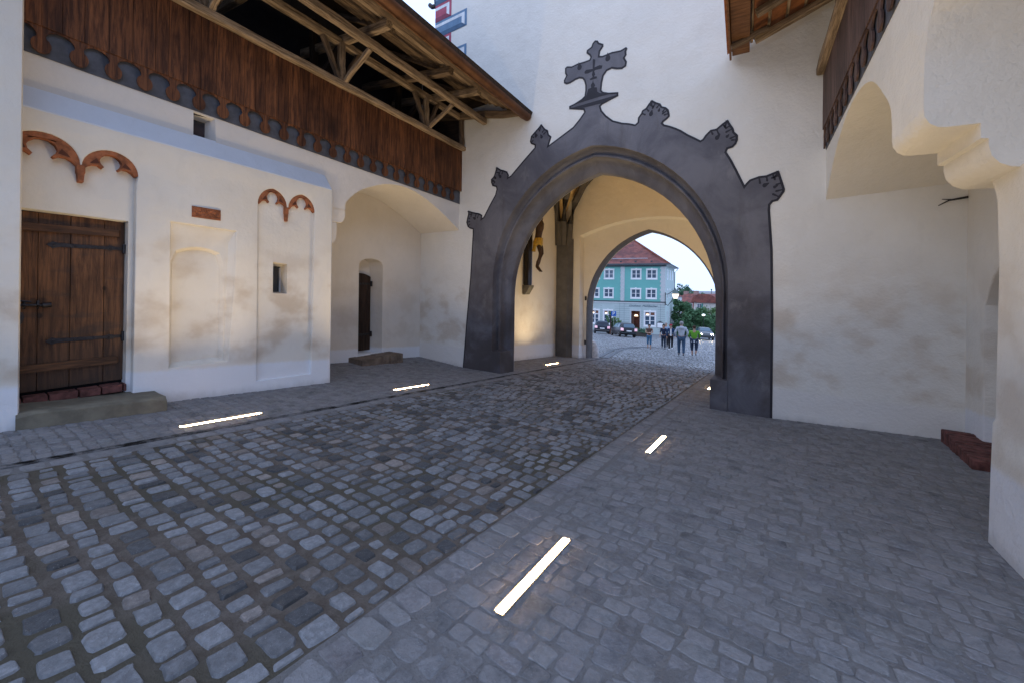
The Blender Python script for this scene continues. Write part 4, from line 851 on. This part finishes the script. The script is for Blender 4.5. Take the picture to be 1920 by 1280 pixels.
b.build('roof_vent', dk, rf_, weld=False); b = MB(); b.tube([wp(2.6,.75,hz(zE)+.95), wp(13.5,.75,hz(zE)+.95)], .06, 5); b.build('snow_guard', flat('zinc', (.4,.42,.45), .5), rf_)
b = MB(); b.add([wp(7.3,3.5,8.0),wp(7.7,3.5,8.0),wp(7.7,3.6,8.75),wp(7.3,3.6,8.75)], [(0,1,2,3)]); b.build('roof_hatch', dk, rf_)
b = MB(); b.tube([E1, E0, E2], .10, 6); q = c0+sd_*13.6-sn*.12; q2 = c0+sd_*13.6-sn*.5
b.tube([(q2.x,q2.y,hz(4.75)),(q2.x,q2.y,hz(4.5)),(q.x,q.y,hz(4.2)),(q.x,q.y,-6)], .075, 6); b.build('gutter', dk, house)
b = MB(); b.loft([[k0(E0,E1,1,-.04),k0(E0,E1,0,-.04),k0(E2,E1,0,-.04)], [hp(16,4.7),hp(0,4.7),hs(14,4.7)]], False); b.build('soffit', hwhite, house)
b = MB(); b.poly([[(.95,-2.98),(.25,-2.98),(.25,-3.62),(.95,-3.62)]], lambda u, v: hp(u, v, -.09)); b2 = MB(); b2.prism([(1.0,-3.68),(.2,-3.68),(.2,-2.92),(.6,-2.72),(1.0,-2.92)], lambda u, v: hp(u, v, -.02), lambda u, v: hp(u, v, -.08)); mb_ = b2.build('menu_board', dk, None); tag(mb_, 'framed white menu board on the inn wall near its corner', 'notice board'); b.build('menu_sheet', hwhite, mb_)
cu = bpy.data.curves.new('inn_name', 'FONT'); cu.body = 'Gasthaus  Mühlbacher'; cu.size = .46; cu.shear = .3; cu.extrude = .006; cu.align_x = 'CENTER'
to = bpy.data.objects.new('tmp', cu); COL.objects.link(to); bpy.context.view_layer.update()
tm = bpy.data.meshes.new_from_object(to.evaluated_get(bpy.context.evaluated_depsgraph_get())); bpy.data.objects.remove(to)
lt = bpy.data.objects.new('lettering', tm); COL.objects.link(lt); tm.materials.clear(); tm.materials.append(flat('letter_paint', (.10,.13,.17), .8))
mx = Matrix((-hd_, Vector((0,0,1)), -hn)).transposed().to_4x4(); mx.translation = Vector(hp(2.8,-.92,-.03)); lt.matrix_basis = mx; attach(lt, house)
# wall lantern on the inn corner
ln = thing('wall_lantern', 'lit street lantern on a scrolled bracket at the inn corner', 'lantern', (-13.0,60.6,-.4))
lc = Vector((-12.62,60.2,.62)); cw = Vector((-14.38,61.85,0))
b = MB(); b.tube([cw+Vector((0,-.05,-.9)), cw+Vector((0,-.05,1.0))], .06, 6); b.tube([cw+Vector((0,-.05,.75)), cw+Vector((.5,-.5,.8)), lc+Vector((-.2,.2,.75)), lc+Vector((0,0,.72))], .05, 6)
b.tube([cw+Vector((0,-.05,-.7)), cw+Vector((.5,-.5,-.9)), cw+Vector((.75,-.7,-.55)), cw+Vector((1.1,-1.0,-.2)), lc+Vector((-.3,.3,-.1))], .045, 6); b.tube([lc+Vector((.5,0,.15)), lc+Vector((.8,0,.05))], .05, 6); b.build('bracket', M['iron'], ln)
b = MB(); b.loft([[lc+Vector((r*math.cos(q*1.0472), r*math.sin(q*1.0472), z)) for q in range(6)] for z, r in ((-.42,.28),(.22,.46))], True, True, True); b.build('glass', emit('lantern_glow', (1,.83,.62), 2.2), ln)
b = MB(); b.loft([[lc+Vector((r*math.cos(q*1.0472), r*math.sin(q*1.0472), z)) for q in range(6)] for z, r in ((.225,.56),(.45,.38),(.62,.30),(.80,.12),(.95,.05))], True, True, True); b.build('cap', flat('lantern_iron', (.10,.13,.12), .5), ln)
# other buildings in the distance
def simplehouse(name, label, x, y, z0, w, d, ze, zr, rot, wall, roofm, wins=(), hip=.25, round_=False):
    t = thing(name, label, 'house', (x,y,z0)); m = Matrix.Translation((x,y,0)) @ Matrix.Rotation(R(rot), 4, 'Z')
    b = MB(); b.box((-w/2,-d/2,z0), (w/2,d/2,ze), m); b.build('wall', wall, t)
    b = MB(); o = .4
    if round_:
        prof = [(-w/2-o,ze-.1)]+[(-(w/2+o)*math.cos(R(a)), ze-.1+(zr-ze)*math.sin(R(a))**.8) for a in range(10,180,10)]+[(w/2+o,ze-.1)]
        b.prism(prof, lambda u, v: m @ Vector((u,-d/2-o,v)), lambda u, v: m @ Vector((u,d/2+o,v)))
    else:
        v = [(-w/2-o,-d/2-o,ze-.1),(w/2+o,-d/2-o,ze-.1),(w/2+o,d/2+o,ze-.1),(-w/2-o,d/2+o,ze-.1),(-w/2+w*hip,0,zr),(w/2-w*hip,0,zr)]
        b.add([m @ Vector(p) for p in v], [(0,1,5,4),(1,2,5),(2,3,4,5),(3,0,4),(0,3,2,1)])
    r = b.build('roof', roofm, t)
    for (u, z, ww, h) in wins:
        b = MB(); b.box((u-ww/2-.12,-d/2-.06,z-.1), (u+ww/2+.12,-d/2+.05,z+h+.1), m); f_ = b.build('window', hwhite, t)
        b = MB(); b.box((u-ww/2,-d/2-.075,z), (u-.06,-d/2-.05,z+h), m); b.box((u+.06,-d/2-.075,z), (u+ww/2,-d/2-.05,z+h), m); b.build('pane', M['pane'], f_)
    return t, m, r
def view(px, fwd):      # map a bearing to a place in town: lateral offset px/747 per metre ahead
    a = math.atan2(507, 747); l = (px-960)/747*fwd; return (-math.sin(a)*fwd+math.cos(a)*l, math.cos(a)*fwd+math.sin(a)*l)
x, y = view(1301, 96); t, m, r = simplehouse('red_house', 'red rendered house with chimneys beyond the trees', x, y, -8, 5.6, 6, -1.5, .35, -18, flat('red_render', (.26,.07,.06), .85), M['tiles'], [(.7,-3.4,1.0,1.5)], .12)
for u in (-1.9, .6): b = MB(); b.box((u-.45,-.4,-.4), (u+.45,.4,.9+.15*(u > 0)), m); b.build('chimney', flat('chimney_brick', (.33,.22,.2), .9), r)
x, y = view(1334, 90); t, m, r = simplehouse('round_gabled_house', 'pale house with a rounded red roof and green shutters beyond the trees', x, y, -8, 5.0, 6, -1.45, .55, -18, flat('pale_render', (.52,.50,.47), .85), M['tiles'], [(-1.2,-3.0,.8,1.2)], 0, True)
b = MB(); b.ball((0,0,0), (.18,.18,.22), 8, 6); b.tube([(0,0,-.9),(0,0,0)], .07, 6); b.v = [tuple(m @ Vector((v[0],v[1],v[2]+1.35))) for v in b.v]; b.build('finial', dk, r)
b = MB(); b.box((-.72,-3.09,-3.05), (-.38,-3.04,-1.75), m); b.build('shutter', flat('green_shutter', (.03,.22,.20), .7), t)
x, y = view(1266.3, 78); simplehouse('white_house', 'narrow white house end behind the inn side wall', x-.1, y+.1, -8, 1.2, 3, .1, .5, -20, hwhite, M['tiles'])
# ---------------------------------------------------------------- vegetation
def tree(name, label, cat, x, y, z0, zc, rx, ry, rz, n, mat, seed, trunk=True, leaf=.28, group=None, clumps=26):
    rnd = random.Random(seed); t = thing(name, label, cat, (x,y,z0), group)
    cl = []
    for k in range(clumps):
        a, c = rnd.uniform(0, 6.283), rnd.uniform(-1, 1); q = rnd.uniform(.45, 1)**.6; s = math.sqrt(1-c*c)
        cl.append((Vector((x+rx*q*s*math.cos(a), y+ry*q*s*math.sin(a), zc+rz*q*c)), rnd.uniform(.22,.42)*min(rx,rz)))
    if trunk:
        b = MB(); b.tube([(x,y,z0-.2),(x+.05,y,(z0+zc)/2),(x-.03,y,zc)], [.2,.15,.08], 7)
        for p, r in cl[:9]: b.tube([(x,y,zc-rz*.6),((x+p.x)/2,(y+p.y)/2,(zc-rz*.4+p.z)/2+.1),p], [.09,.05,.02], 5)
        b.build('trunk', M['bark'], t)
    b = MB()
    for k in range(n):
        p, r = cl[rnd.randrange(clumps)]; d = Vector((rnd.gauss(0,1), rnd.gauss(0,1), rnd.gauss(0,1))).normalized()*r*rnd.uniform(.4,1.15); q = p+d
        a = Vector((rnd.gauss(0,1), rnd.gauss(0,1), rnd.gauss(0,.6))).normalized(); c = a.cross(Vector((rnd.gauss(0,1), rnd.gauss(0,1), rnd.gauss(0,1)))).normalized(); l = leaf*rnd.uniform(.6,1.3)
        b.add([q-a*l*.5, q+c*l*.28, q+a*l*.5, q-c*l*.28], [(0,1,2,3)])
    b.build('crown', mat, t, recalc=False, weld=False)
M['bark'] = flat('bark', (.07,.05,.04), .9)
lm = leafmat('leaves_mid', (.055,.125,.06), (.11,.21,.095)); lmd = leafmat('leaves_dark', (.04,.095,.06), (.08,.16,.09)); lmp = leafmat('leaves_pale', (.09,.16,.06), (.16,.25,.10))
TG = 'trees beyond the gate'
for i, (px, fw, zc, rx, rz, n, mm, lab) in enumerate(((1280,66,-2.9,1.9,2.9,4200,lm,'tall leafy tree next to the inn wall, left of the clump'), (1296,70,-4.5,2.3,2.3,4200,lm,'rounded tree in the middle of the clump below the red house'), (1316,67,-4.1,2.4,2.3,4200,lm,'bushy tree below the pale rounded house'), (1332,72,-4.4,2.5,2.5,4000,lmp,'yellowish tree at the right edge beside the arch'), (1288,60,-5.3,1.6,1.2,2500,lmd,'low dark shrub in front of the tree clump, left'), (1306,61,-5.5,1.9,1.2,2500,lmd,'low dark shrub in front of the tree clump, right'), (1279,112,.1,3.6,2.6,1800,lmd,'far tree top against the sky beside the lantern'), (1298,118,-1.0,4.0,2.3,1800,lmd,'far dark tree behind the red house chimneys'))):
    x, y = view(px, fw); tree('broadleaf_tree' if 'shrub' not in lab else 'shrub', lab, 'tree' if 'shrub' not in lab else 'shrub', x, y, gz(y), zc, rx, rx, rz, n, mm, 40+i, leaf=.42 if fw < 100 else .6, group=None)
x, y = view(1146, 50); tree('potted_tree', 'narrow green potted tree beside the parked cars', 'potted plant', x, y, gz(y), -2.4, .5, .5, 1.15, 700, lm, 71, leaf=.2); 
b = MB(); b.loft([[(x+r*math.cos(q*.628), y+r*math.sin(q*.628), gz(y)+z) for q in range(10)] for z, r in ((0,.28),(.5,.38))], True, True, True); tag(b.build('plant_pot', M['terracotta']), 'terracotta pot under the narrow potted tree', 'pot')
x, y = view(1155.5, 50.5); tree('potted_shrub', 'round pale green shrub behind the parking sign', 'potted plant', x, y, gz(y), -2.75, .55, .55, .6, 500, lmp, 72, leaf=.2)
x, y = view(1203, 46); tp = thing('flower_trough', 'dark planted flower trough in front of the inn', 'planter', (x,y,gz(y)))
b = MB(); b.box((-.75,-.3,0), (.75,.3,.55), Matrix.Translation((x,y,gz(y))) @ Matrix.Rotation(R(10), 4, 'Z')); b.build('trough', flat('trough_wood', (.08,.07,.06), .8), tp, bevel=.02)
b = MB(); rnd = random.Random(5)
for k in range(420):
    q = Vector((x+rnd.uniform(-.85,.85), y+rnd.uniform(-.35,.35), gz(y)+.5+abs(rnd.gauss(0,.18)))); a = Vector((rnd.gauss(0,1), rnd.gauss(0,1), rnd.gauss(0,1))).normalized()*.09; c = a.orthogonal()*.6; b.add([q-a, q+c, q+a, q-c], [(0,1,2,3)])
b.build('foliage', lmd, tp, recalc=False, weld=False)
# parking sign
x, y = view(1151.5, 49); ps = thing('parking_sign', 'blue square parking sign on a thin pole', 'sign', (x,y,gz(y)))
b = MB(); b.tube([(x,y,gz(y)),(x,y,-1.3)], .035, 8); b.build('pole', M['steel'], ps)
pm = Matrix.Translation((x,y-.06,-1.55)) @ Matrix.Rotation(R(20), 4, 'Z'); b = MB(); b.box((-.30,-.012,-.30), (.30,.012,.30), pm); b.build('panel', flat('sign_blue', (.01,.10,.42), .4), ps)
cu = bpy.data.curves.new('p', 'FONT'); cu.body = 'P'; cu.size = .62; cu.align_x = 'CENTER'; cu.align_y = 'CENTER'; cu.extrude = .003
to = bpy.data.objects.new('tmp', cu); COL.objects.link(to); bpy.context.view_layer.update(); tm = bpy.data.meshes.new_from_object(to.evaluated_get(bpy.context.evaluated_depsgraph_get())); bpy.data.objects.remove(to)
lt = bpy.data.objects.new('letter', tm); COL.objects.link(lt); tm.materials.clear(); tm.materials.append(hwhite); lt.matrix_basis = pm @ Matrix.Translation((0,-.02,0)) @ Matrix.Rotation(R(90), 4, 'X'); attach(lt, ps)
x, y = view(1320, 62); sl_ = thing('street_lamp', 'small lit street lamp among the trees at the right of the gate view', 'street lamp', (x,y,gz(y)))
b = MB(); b.tube([(x,y,gz(y)),(x,y,-2.2)], .05, 6); b.build('post', M['iron'], sl_); b = MB(); b.ball((x,y-.1,-2.45), (.26,.26,.16), 10, 6); b.build('globe', emit('lamp_globe', (.85,.97,1), 2), sl_)
# ---------------------------------------------------------------- cars
def car(label, x, y, head, paint, lights=False, estate=0.):
    z = gz(y); t = thing('parked_car' if not lights else 'oncoming_car', label, 'car', (x,y,z))
    m = Matrix.Translation((x,y,z)) @ Matrix.Rotation(R(head), 4, 'Z') @ Matrix.Rotation(-math.atan(.0867)*math.cos(R(head)), 4, 'X') @ Matrix.Rotation(math.atan(.0867)*math.sin(R(head)), 4, 'Y')
    # stations from tail (y=-2.1) to nose (y=2.1): half width, sill, belt, roof height, roof half width
    st = [(-2.08,.70,.42,.70,.80,.62),(-2.02,.80,.30,.88,.96,.66),(-1.9,.84,.26,.93,1.12+estate*.2,.62),(-1.62,.86,.24,.95,1.40+estate*.1,.58),(-1.2,.87,.22,.95,1.47+estate*.05,.60),(-.4,.88,.22,.93,1.49,.61),(.3,.88,.22,.92,1.44,.58),(.62,.88,.22,.92,1.25,.60),(1.05,.87,.22,.93,.98,.66),(1.6,.84,.24,.84,.88,.62),(1.95,.78,.28,.72,.78,.55),(2.1,.66,.38,.58,.64,.48)]
    b = MB(); rings = []
    for (yy, w, s, bl, rh, rw_) in st:
        q = [(-w*.9,s),(-w,s+.12),(-w*1.01,(s+bl)/2),(-w*.97,bl),(-rw_-.02,rh-.06),(-rw_+.08,rh),(0,rh+.02)]; q = q+[(-a, c) for a, c in q[:-1]][::-1]
        rings.append([m @ Vector((a,yy,c)) for a, c in q])
    b.loft(rings, True, True, True); b.build('body', paint, t, 50)
    def quad(name, pts, mat, par=None, th=.015):
        b = MB(); c = sum((Vector(p) for p in pts), Vector())/len(pts); n = (Vector(pts[1])-Vector(pts[0])).cross(Vector(pts[2])-Vector(pts[0])).normalized()
        if n.dot(c-Vector((0,0,.7))) < 0: n = -n
        b.loft([[m @ (Vector(p)-n*.03) for p in pts], [m @ (Vector(p)+n*th) for p in pts]], True, False, True); return b.build(name, mat, par or t)
    quad('rear_window', [(-.56,-2.0,1.0),(.56,-2.0,1.0),(.50,-1.74,1.36+estate*.08),(-.50,-1.74,1.36+estate*.08)], M['car_glass'])
    quad('windscreen', [(-.62,1.06,1.02),(.62,1.06,1.02),(.53,.46,1.40),(-.53,.46,1.40)], M['car_glass'])
    for s in (-1, 1):
        for y0, y1 in ((-1.45,-.62),(-.55,.35)): quad('side_window', [(s*.85,y0,.98),(s*.85,y1+(.25 if y1 > 0 else 0),.97),(s*.685,y1,1.36),(s*.685,y0+.08,1.38)], M['car_glass'])
        quad('tail_light', [(s*.88,-2.0,.68),(s*.58,-2.11,.66),(s*.58,-2.06,.92),(s*.86,-1.97,.96)], M['red'])
        hl = quad('headlight', [(s*.74,1.98,.56),(s*.45,2.08,.54),(s*.48,2.03,.68),(s*.74,1.93,.72)], M['beam_l'] if lights else M['steel'])
        for yy in (-1.35, 1.32):
            b = MB(); ctr = Vector((s*.80,yy,.31)); b.loft([[m @ (ctr+Vector((dx*s, r*math.cos(q*.3927), r*math.sin(q*.3927)))) for q in range(16)] for dx, r in ((-.1,.28),(-.1,.31),(.07,.31),(.09,.28),(.09,.2))], True, True, True); w_ = b.build('wheel', M['tyre'], t, 40)
            b = MB(); b.loft([[m @ (ctr+Vector((dx*s, r*math.cos(q*.3927), r*math.sin(q*.3927)))) for q in range(16)] for dx, r in ((.085,.2),(.095,.19),(.08,.06))], True, False, True); b.build('rim', M['steel'], w_)
    quad('number_plate', [(-.26,-2.09,.60),(.26,-2.09,.60),(.26,-2.085,.71),(-.26,-2.085,.71)], hwhite)
    quad('bumper_trim', [(-.78,-2.06,.40),(.78,-2.06,.40),(.74,-2.10,.50),(-.74,-2.10,.50)], dk if not estate else M['steel'])
def carpaint(name, c):
    k = NT(name); k.fin(c, .3, spec=.35); k.b.inputs['Coat Weight'].default_value = .12; k.b.inputs['Coat Roughness'].default_value = .05; return k.m
M['car_glass'] = glass('car_glass', (.05,.10,.14), .1); M['red'] = emit('tail_red', (.8,.03,.05), .5); M['tyre'] = flat('tyre_rubber', (.02,.02,.02), .8); M['beam_l'] = emit('headlight_beam', (1,.80,.5), 600)  # car glass: a light-blue reflection is put into its colour
x, y = view(1122, 47); car('dark blue parked estate car by the inn windows, beside the arch edge', x-.4, y+2.1, 24, carpaint('paint_blue', (.010,.016,.03)), estate=1.)
x, y = view(1168, 41.5); car('black parked hatchback with lit red tail lights, nearer the inn door', x-.6, y+1.9, 36, carpaint('paint_black', (.008,.008,.010)))
x, y = view(1319, 50); car('oncoming car with bright headlights behind the woman in green', x, y+1, 196, carpaint('paint_grey', (.10,.11,.115)), True)
# ---------------------------------------------------------------- people
def skinmesh(name, V, E, mat, parent, root=0, lvl=2):
    me = bpy.data.meshes.new(name); me.from_pydata([v[0] for v in V], E, []); o = bpy.data.objects.new(name, me); COL.objects.link(o)
    o.modifiers.new('skin', 'SKIN').use_smooth_shade = True
    d = me.skin_vertices[0].data
    for i, v in enumerate(V): d[i].radius = v[1] if isinstance(v[1], tuple) else (v[1], v[1]); d[i].use_root = i == root
    s = o.modifiers.new('sub', 'SUBSURF'); s.levels = lvl; s.render_levels = lvl
    me.materials.append(mat); o.parent = parent; return o
def person(label, x, y, head, H, top, legs, hair, shoe, skin=(.48,.28,.20), stride=.0, arms='down', bulk=1., sleeves=2, legcut=3, hairlong=False, hat=None, extra=None, group=None, hood=False):
    t = thing('person', label, 'person', (x,y,gz(y)+.01), group); t.rotation_euler = (0,0,R(head)); k = H/1.75; t.scale = (k,k,k)
    sk = flat('skin', skin, .55, bump=0); W = bulk
    A = {'down': ((.235*W,.0,1.15),(.255*W,-.06,.90)), 'crossed': ((.25*W,-.02,1.17),(-.02,-.21,1.14)), 'bag': ((.24*W,.02,1.16),(.20*W,-.2,1.02)), 'pockets': ((.27*W,.03,1.16),(.21*W,-.09,.97))}[arms]
    V = [((0,0,.96),.12*W),((0,0,1.14),.105*W),((0,0,1.33),.125*W),((0,.005,1.47),.052),((0,-.01,1.555),.070),((0,-.015,1.64),.088),((0,-.005,1.715),.062)]
    E = [(0,1),(1,2),(2,3),(3,4),(4,5),(5,6)]; n = len(V)
    V += [((0,-.10,1.615),.013)]; E += [(5,n)]                      # nose
    arm = {}; leg = {}
    for s in (-1, 1):
        n = len(V); e, w = A; e = (s*e[0],e[1],e[2]); w = (s*w[0],w[1]-(.02 if s > 0 else 0),w[2]+(.03 if arms == 'crossed' and s > 0 else 0))
        sw = stride*.35*s; 
        if arms == 'down': e = (e[0], e[1]+sw*.4, e[2]); w = (w[0], w[1]+sw, w[2])
        sh = (s*.175*W,0,1.41); V += [(sh,.058),(e,.042),(w,.03)]; E += [(2,n),(n,n+1),(n+1,n+2)]; arm[s] = (sh, e, w)
        d = (Vector(w)-Vector(e)).normalized(); pm_ = Vector(w)+d*.06; V += [(tuple(pm_),(.036,.02))]; E += [(n+2,n+3)]; sd = Vector((0,1,0)) if abs(d.y) < .8 else Vector((0,0,1))
        for q in range(4):
            a = pm_+d*.035+sd*(q-1.5)*.019; c = a+d*(.055+.012*(q in (1,2)))+Vector((-s*.012,-.006,0)); i = len(V); V += [(tuple(a),.0095),(tuple(c),.0075)]; E += [(n+3,i),(i,i+1)]
        i = len(V); a = Vector(w)+d*.035-sd*.035; V += [(tuple(a),.011),(tuple(a+d*.045-sd*.015),.008)]; E += [(n+2,i),(i,i+1)]
        n = len(V); hp_ = (s*.09*W,0,.90); kn = (s*.095*W,-.02-stride*.5*s,.50); an = (s*.09,.01-stride*s+(.04 if s*stride < 0 else 0),.09+(.05 if s*stride < 0 else 0)); to_ = (an[0]+s*.015,an[1]-.13,an[2]-.055)
        V += [(hp_,.085*W),(kn,.056*W),(an,.038),(to_,.03)]; E += [(0,n),(n,n+1),(n+1,n+2),(n+2,n+3)]; leg[s] = (hp_, kn, an, to_)
    skinmesh('body', V, E, sk, t)
    V = [((0,.0,.93),(.155*W,.125*W)),((0,0,1.12),.128*W),((0,0,1.32),(.15*W,.13*W)),((0,.01,1.45),.07)]; E = [(0,1),(1,2),(2,3)]
    for s in (-1, 1):
        n = len(V); sh, e, w = arm[s]; V += [(sh,.078),(tuple((Vector(sh)+Vector(e))/2),.066)]; E += [(2,n),(n,n+1)]
        if sleeves > 0: V += [(e,.058)]; E += [(n+1,n+2)]
        if sleeves > 1: V += [(w,.045)]; E += [(n+2,n+3)]
    skinmesh('jacket' if hood else 'top', V, E, top, t)
    V = [((0,0,.97),.135*W)]; E = []
    for s in (-1, 1):
        n = len(V); h_, kn, an, to_ = leg[s]; end = an if legcut == 3 else tuple(Vector(kn)*.45+Vector(an)*.55); V += [(h_,.105*W),(kn,.074*W),(end,.062)]; E += [(0,n),(n,n+1),(n+1,n+2)]
    skinmesh('trousers', V, E, legs, t)
    for s in (-1, 1):
        an, to_ = Vector(leg[s][2]), Vector(leg[s][3]); b = MB(); b.ball((an+to_)/2+Vector((0,0,-.01)), (.048,.135,.055), 10, 6); o = b.build('shoe', shoe, None, 60); o.parent = t
    b = MB(); b.ball((0,.028,1.675), (.098,.105,.098), 12, 8)
    if hairlong: b.ball((0,.06,1.55), (.09,.06,.16), 10, 6)
    o = b.build('hair', hair, None, 60); o.parent = t
    b = MB()
    for s in (-1, 1): b.ball((s*.033,-.098,1.645), (.013,.008,.009), 6, 4)
    b.ball((0,-.094,1.575), (.024,.008,.007), 6, 4); o = b.build('face_features', M['doordark'], None); o.parent = t
    b = MB()
    for s in (-1, 1): b.ball((s*.092,.0,1.63), (.013,.022,.033), 6, 5)
    o = b.build('ears', sk, None); o.parent = t
    if hood: b = MB(); b.ball((0,.10,1.43), (.14,.075,.10), 12, 6); o = b.build('hood', top, None, 60); o.parent = t
    if hat: b = MB(); b.ball((0,.01,1.70), (.105,.115,.07), 12, 6); o = b.build('cap', hat, None, 60); o.parent = t
    if extra: extra(t)
fab = lambda n, c: flat(n, c, .9, var=.12, scale=14, bump=.2)
def shirt(t):
    b = MB(); b.prism([(-.05,.96),(.05,.96),(.045,1.43),(-.045,1.43)], lambda u, v: (u,-.145,v), lambda u, v: (u,-.10,v)); o = b.build('shirt_front', fab('white_shirt', (.7,.7,.72)), None); o.parent = t
def hem(t):
    b = MB(); b.loft([[(.195*math.cos(q*.3927)*f, .155*math.sin(q*.3927)*f, z) for q in range(16)] for z, f in ((.80,1.06),(.92,1.1))], True); o = b.build('shirt_hem', fab('white_hem', (.66,.68,.72)), None); o.parent = t
def bag(t):
    b = MB(); b.box((.12,-.24,.88), (.34,-.10,1.12)); o = b.build('shoulder_bag', fab('navy_bag', (.02,.03,.06)), None, bevel=.03); o.parent = t
den, dden, blk = fab('denim', (.05,.095,.16)), fab('dark_denim', (.025,.04,.075)), fab('black_cloth', (.014,.014,.018))
dkhair, grhair, brhair = fab('dark_hair', (.02,.013,.010)), fab('grey_hair', (.32,.31,.30)), fab('brown_hair', (.055,.03,.018)); wsh, gsh = fab('white_shoes', (.7,.7,.7)), fab('grey_shoes', (.14,.15,.16))
person('man in pale grey hooded jacket and jeans walking away', -4.46, 22.82, 196, 1.83, fab('grey_hoodie', (.50,.53,.58)), den, grhair, gsh, stride=.16, arms='pockets', bulk=1.12, hood=True)
person('woman in bright green top and dark cropped jeans walking away', -3.99, 23.81, 190, 1.64, fab('green_top', (.14,.36,.035)), dden, brhair, gsh, stride=.06, arms='bag', bulk=1.28, legcut=2, extra=hem)
person('woman in brown vest and blue cropped jeans with folded arms', -7.01, 26.02, 12, 1.55, fab('brown_vest', (.10,.055,.045)), fab('blue_jeans', (.05,.15,.27)), dkhair, fab('tan_shoes', (.3,.18,.13)), arms='crossed', sleeves=0, legcut=2, stride=.05)
person('woman with long dark hair in navy top carrying a dark bag', -6.47, 27.47, 14, 1.60, fab('navy_top', (.02,.03,.065)), dden, dkhair, gsh, arms='down', sleeves=1, hairlong=True, stride=.08, extra=bag, bulk=.95)
person('person in red cap, navy jacket and white shirt with black trousers', -5.95, 27.14, 14, 1.64, fab('navy_jacket', (.02,.05,.12)), blk, dkhair, wsh, arms='down', stride=-.08, hat=fab('red_cap', (.36,.03,.05)), extra=shirt)
person('grey haired person in pale blue shirt behind the couple in navy', -7.02, 30.5, 10, 1.74, fab('pale_blue_shirt', (.30,.38,.52)), blk, grhair, blk, arms='down', stride=.08)
# ================================================================ CAMERA AND DAYLIGHT
F = 747/1920*36; RO = .0125; yaw = math.atan2(507, 747)
wr = Vector((math.cos(yaw), math.sin(yaw), 0)); wf = Vector((-math.sin(yaw), math.cos(yaw), 0)); wu = Vector((0,0,1))
cr_ = wr*math.cos(RO)+wu*math.sin(RO); cu_ = wu*math.cos(RO)-wr*math.sin(RO)
cd = bpy.data.cameras.new('camera'); cam = bpy.data.objects.new('camera', cd); COL.objects.link(cam)
mm_ = Matrix((cr_, cu_, -wf)).transposed().to_4x4(); mm_.translation = Vector((0,0,1.75)); cam.matrix_world = mm_
cd.sensor_width = 36; cd.lens = F; cd.shift_y = -104.25/1920; cd.clip_start = .02; cd.clip_end = 4000; SC.camera = cam
SC.render.resolution_x, SC.render.resolution_y = 1024, 682
w = bpy.data.worlds.new('World'); SC.world = w; w.use_nodes = True; nt = w.node_tree; bg = nt.nodes['Background']
sky = nt.nodes.new('ShaderNodeTexSky'); sky.sky_type = 'NISHITA'; sky.sun_disc = False; sky.sun_elevation = R(SUN_EL); sky.sun_rotation = R(SUN_ROT); sky.dust_density = 4; sky.air_density = 1.0; sky.ozone_density = 2
hs_ = nt.nodes.new('ShaderNodeHueSaturation'); hs_.inputs['Saturation'].default_value = SKY_SAT; nt.links.new(sky.outputs[0], hs_.inputs['Color'])
mxw = nt.nodes.new('ShaderNodeMix'); mxw.data_type = 'RGBA'; mxw.inputs[0].default_value = HAZE; mxw.inputs[7].default_value = (*HAZE_C, 1); nt.links.new(hs_.outputs[0], mxw.inputs[6]); nt.links.new(mxw.outputs[2], bg.inputs[0]); bg.inputs[1].default_value = SKY_ST
sd = bpy.data.lights.new('sun', 'SUN'); sd.energy = SUN_E; sd.angle = R(30); sd.color = SUN_C; so = bpy.data.objects.new('sun', sd); COL.objects.link(so)
az, el = R(SUN_ROT), R(max(SUN_EL, 25)); dirv = Vector((math.sin(az)*math.cos(el), math.cos(az)*math.cos(el), math.sin(el))); so.rotation_euler = (-dirv).to_track_quat('-Z', 'Y').to_euler()
SC.view_settings.view_transform = 'Standard'; SC.view_settings.look = 'None'; SC.view_settings.exposure = 0; SC.view_settings.gamma = 1
SC.cycles.max_bounces = 8; SC.cycles.diffuse_bounces = 5; SC.cycles.use_denoising = True; SC.cycles.sample_clamp_indirect = 6; SC.cycles.use_adaptive_sampling = True
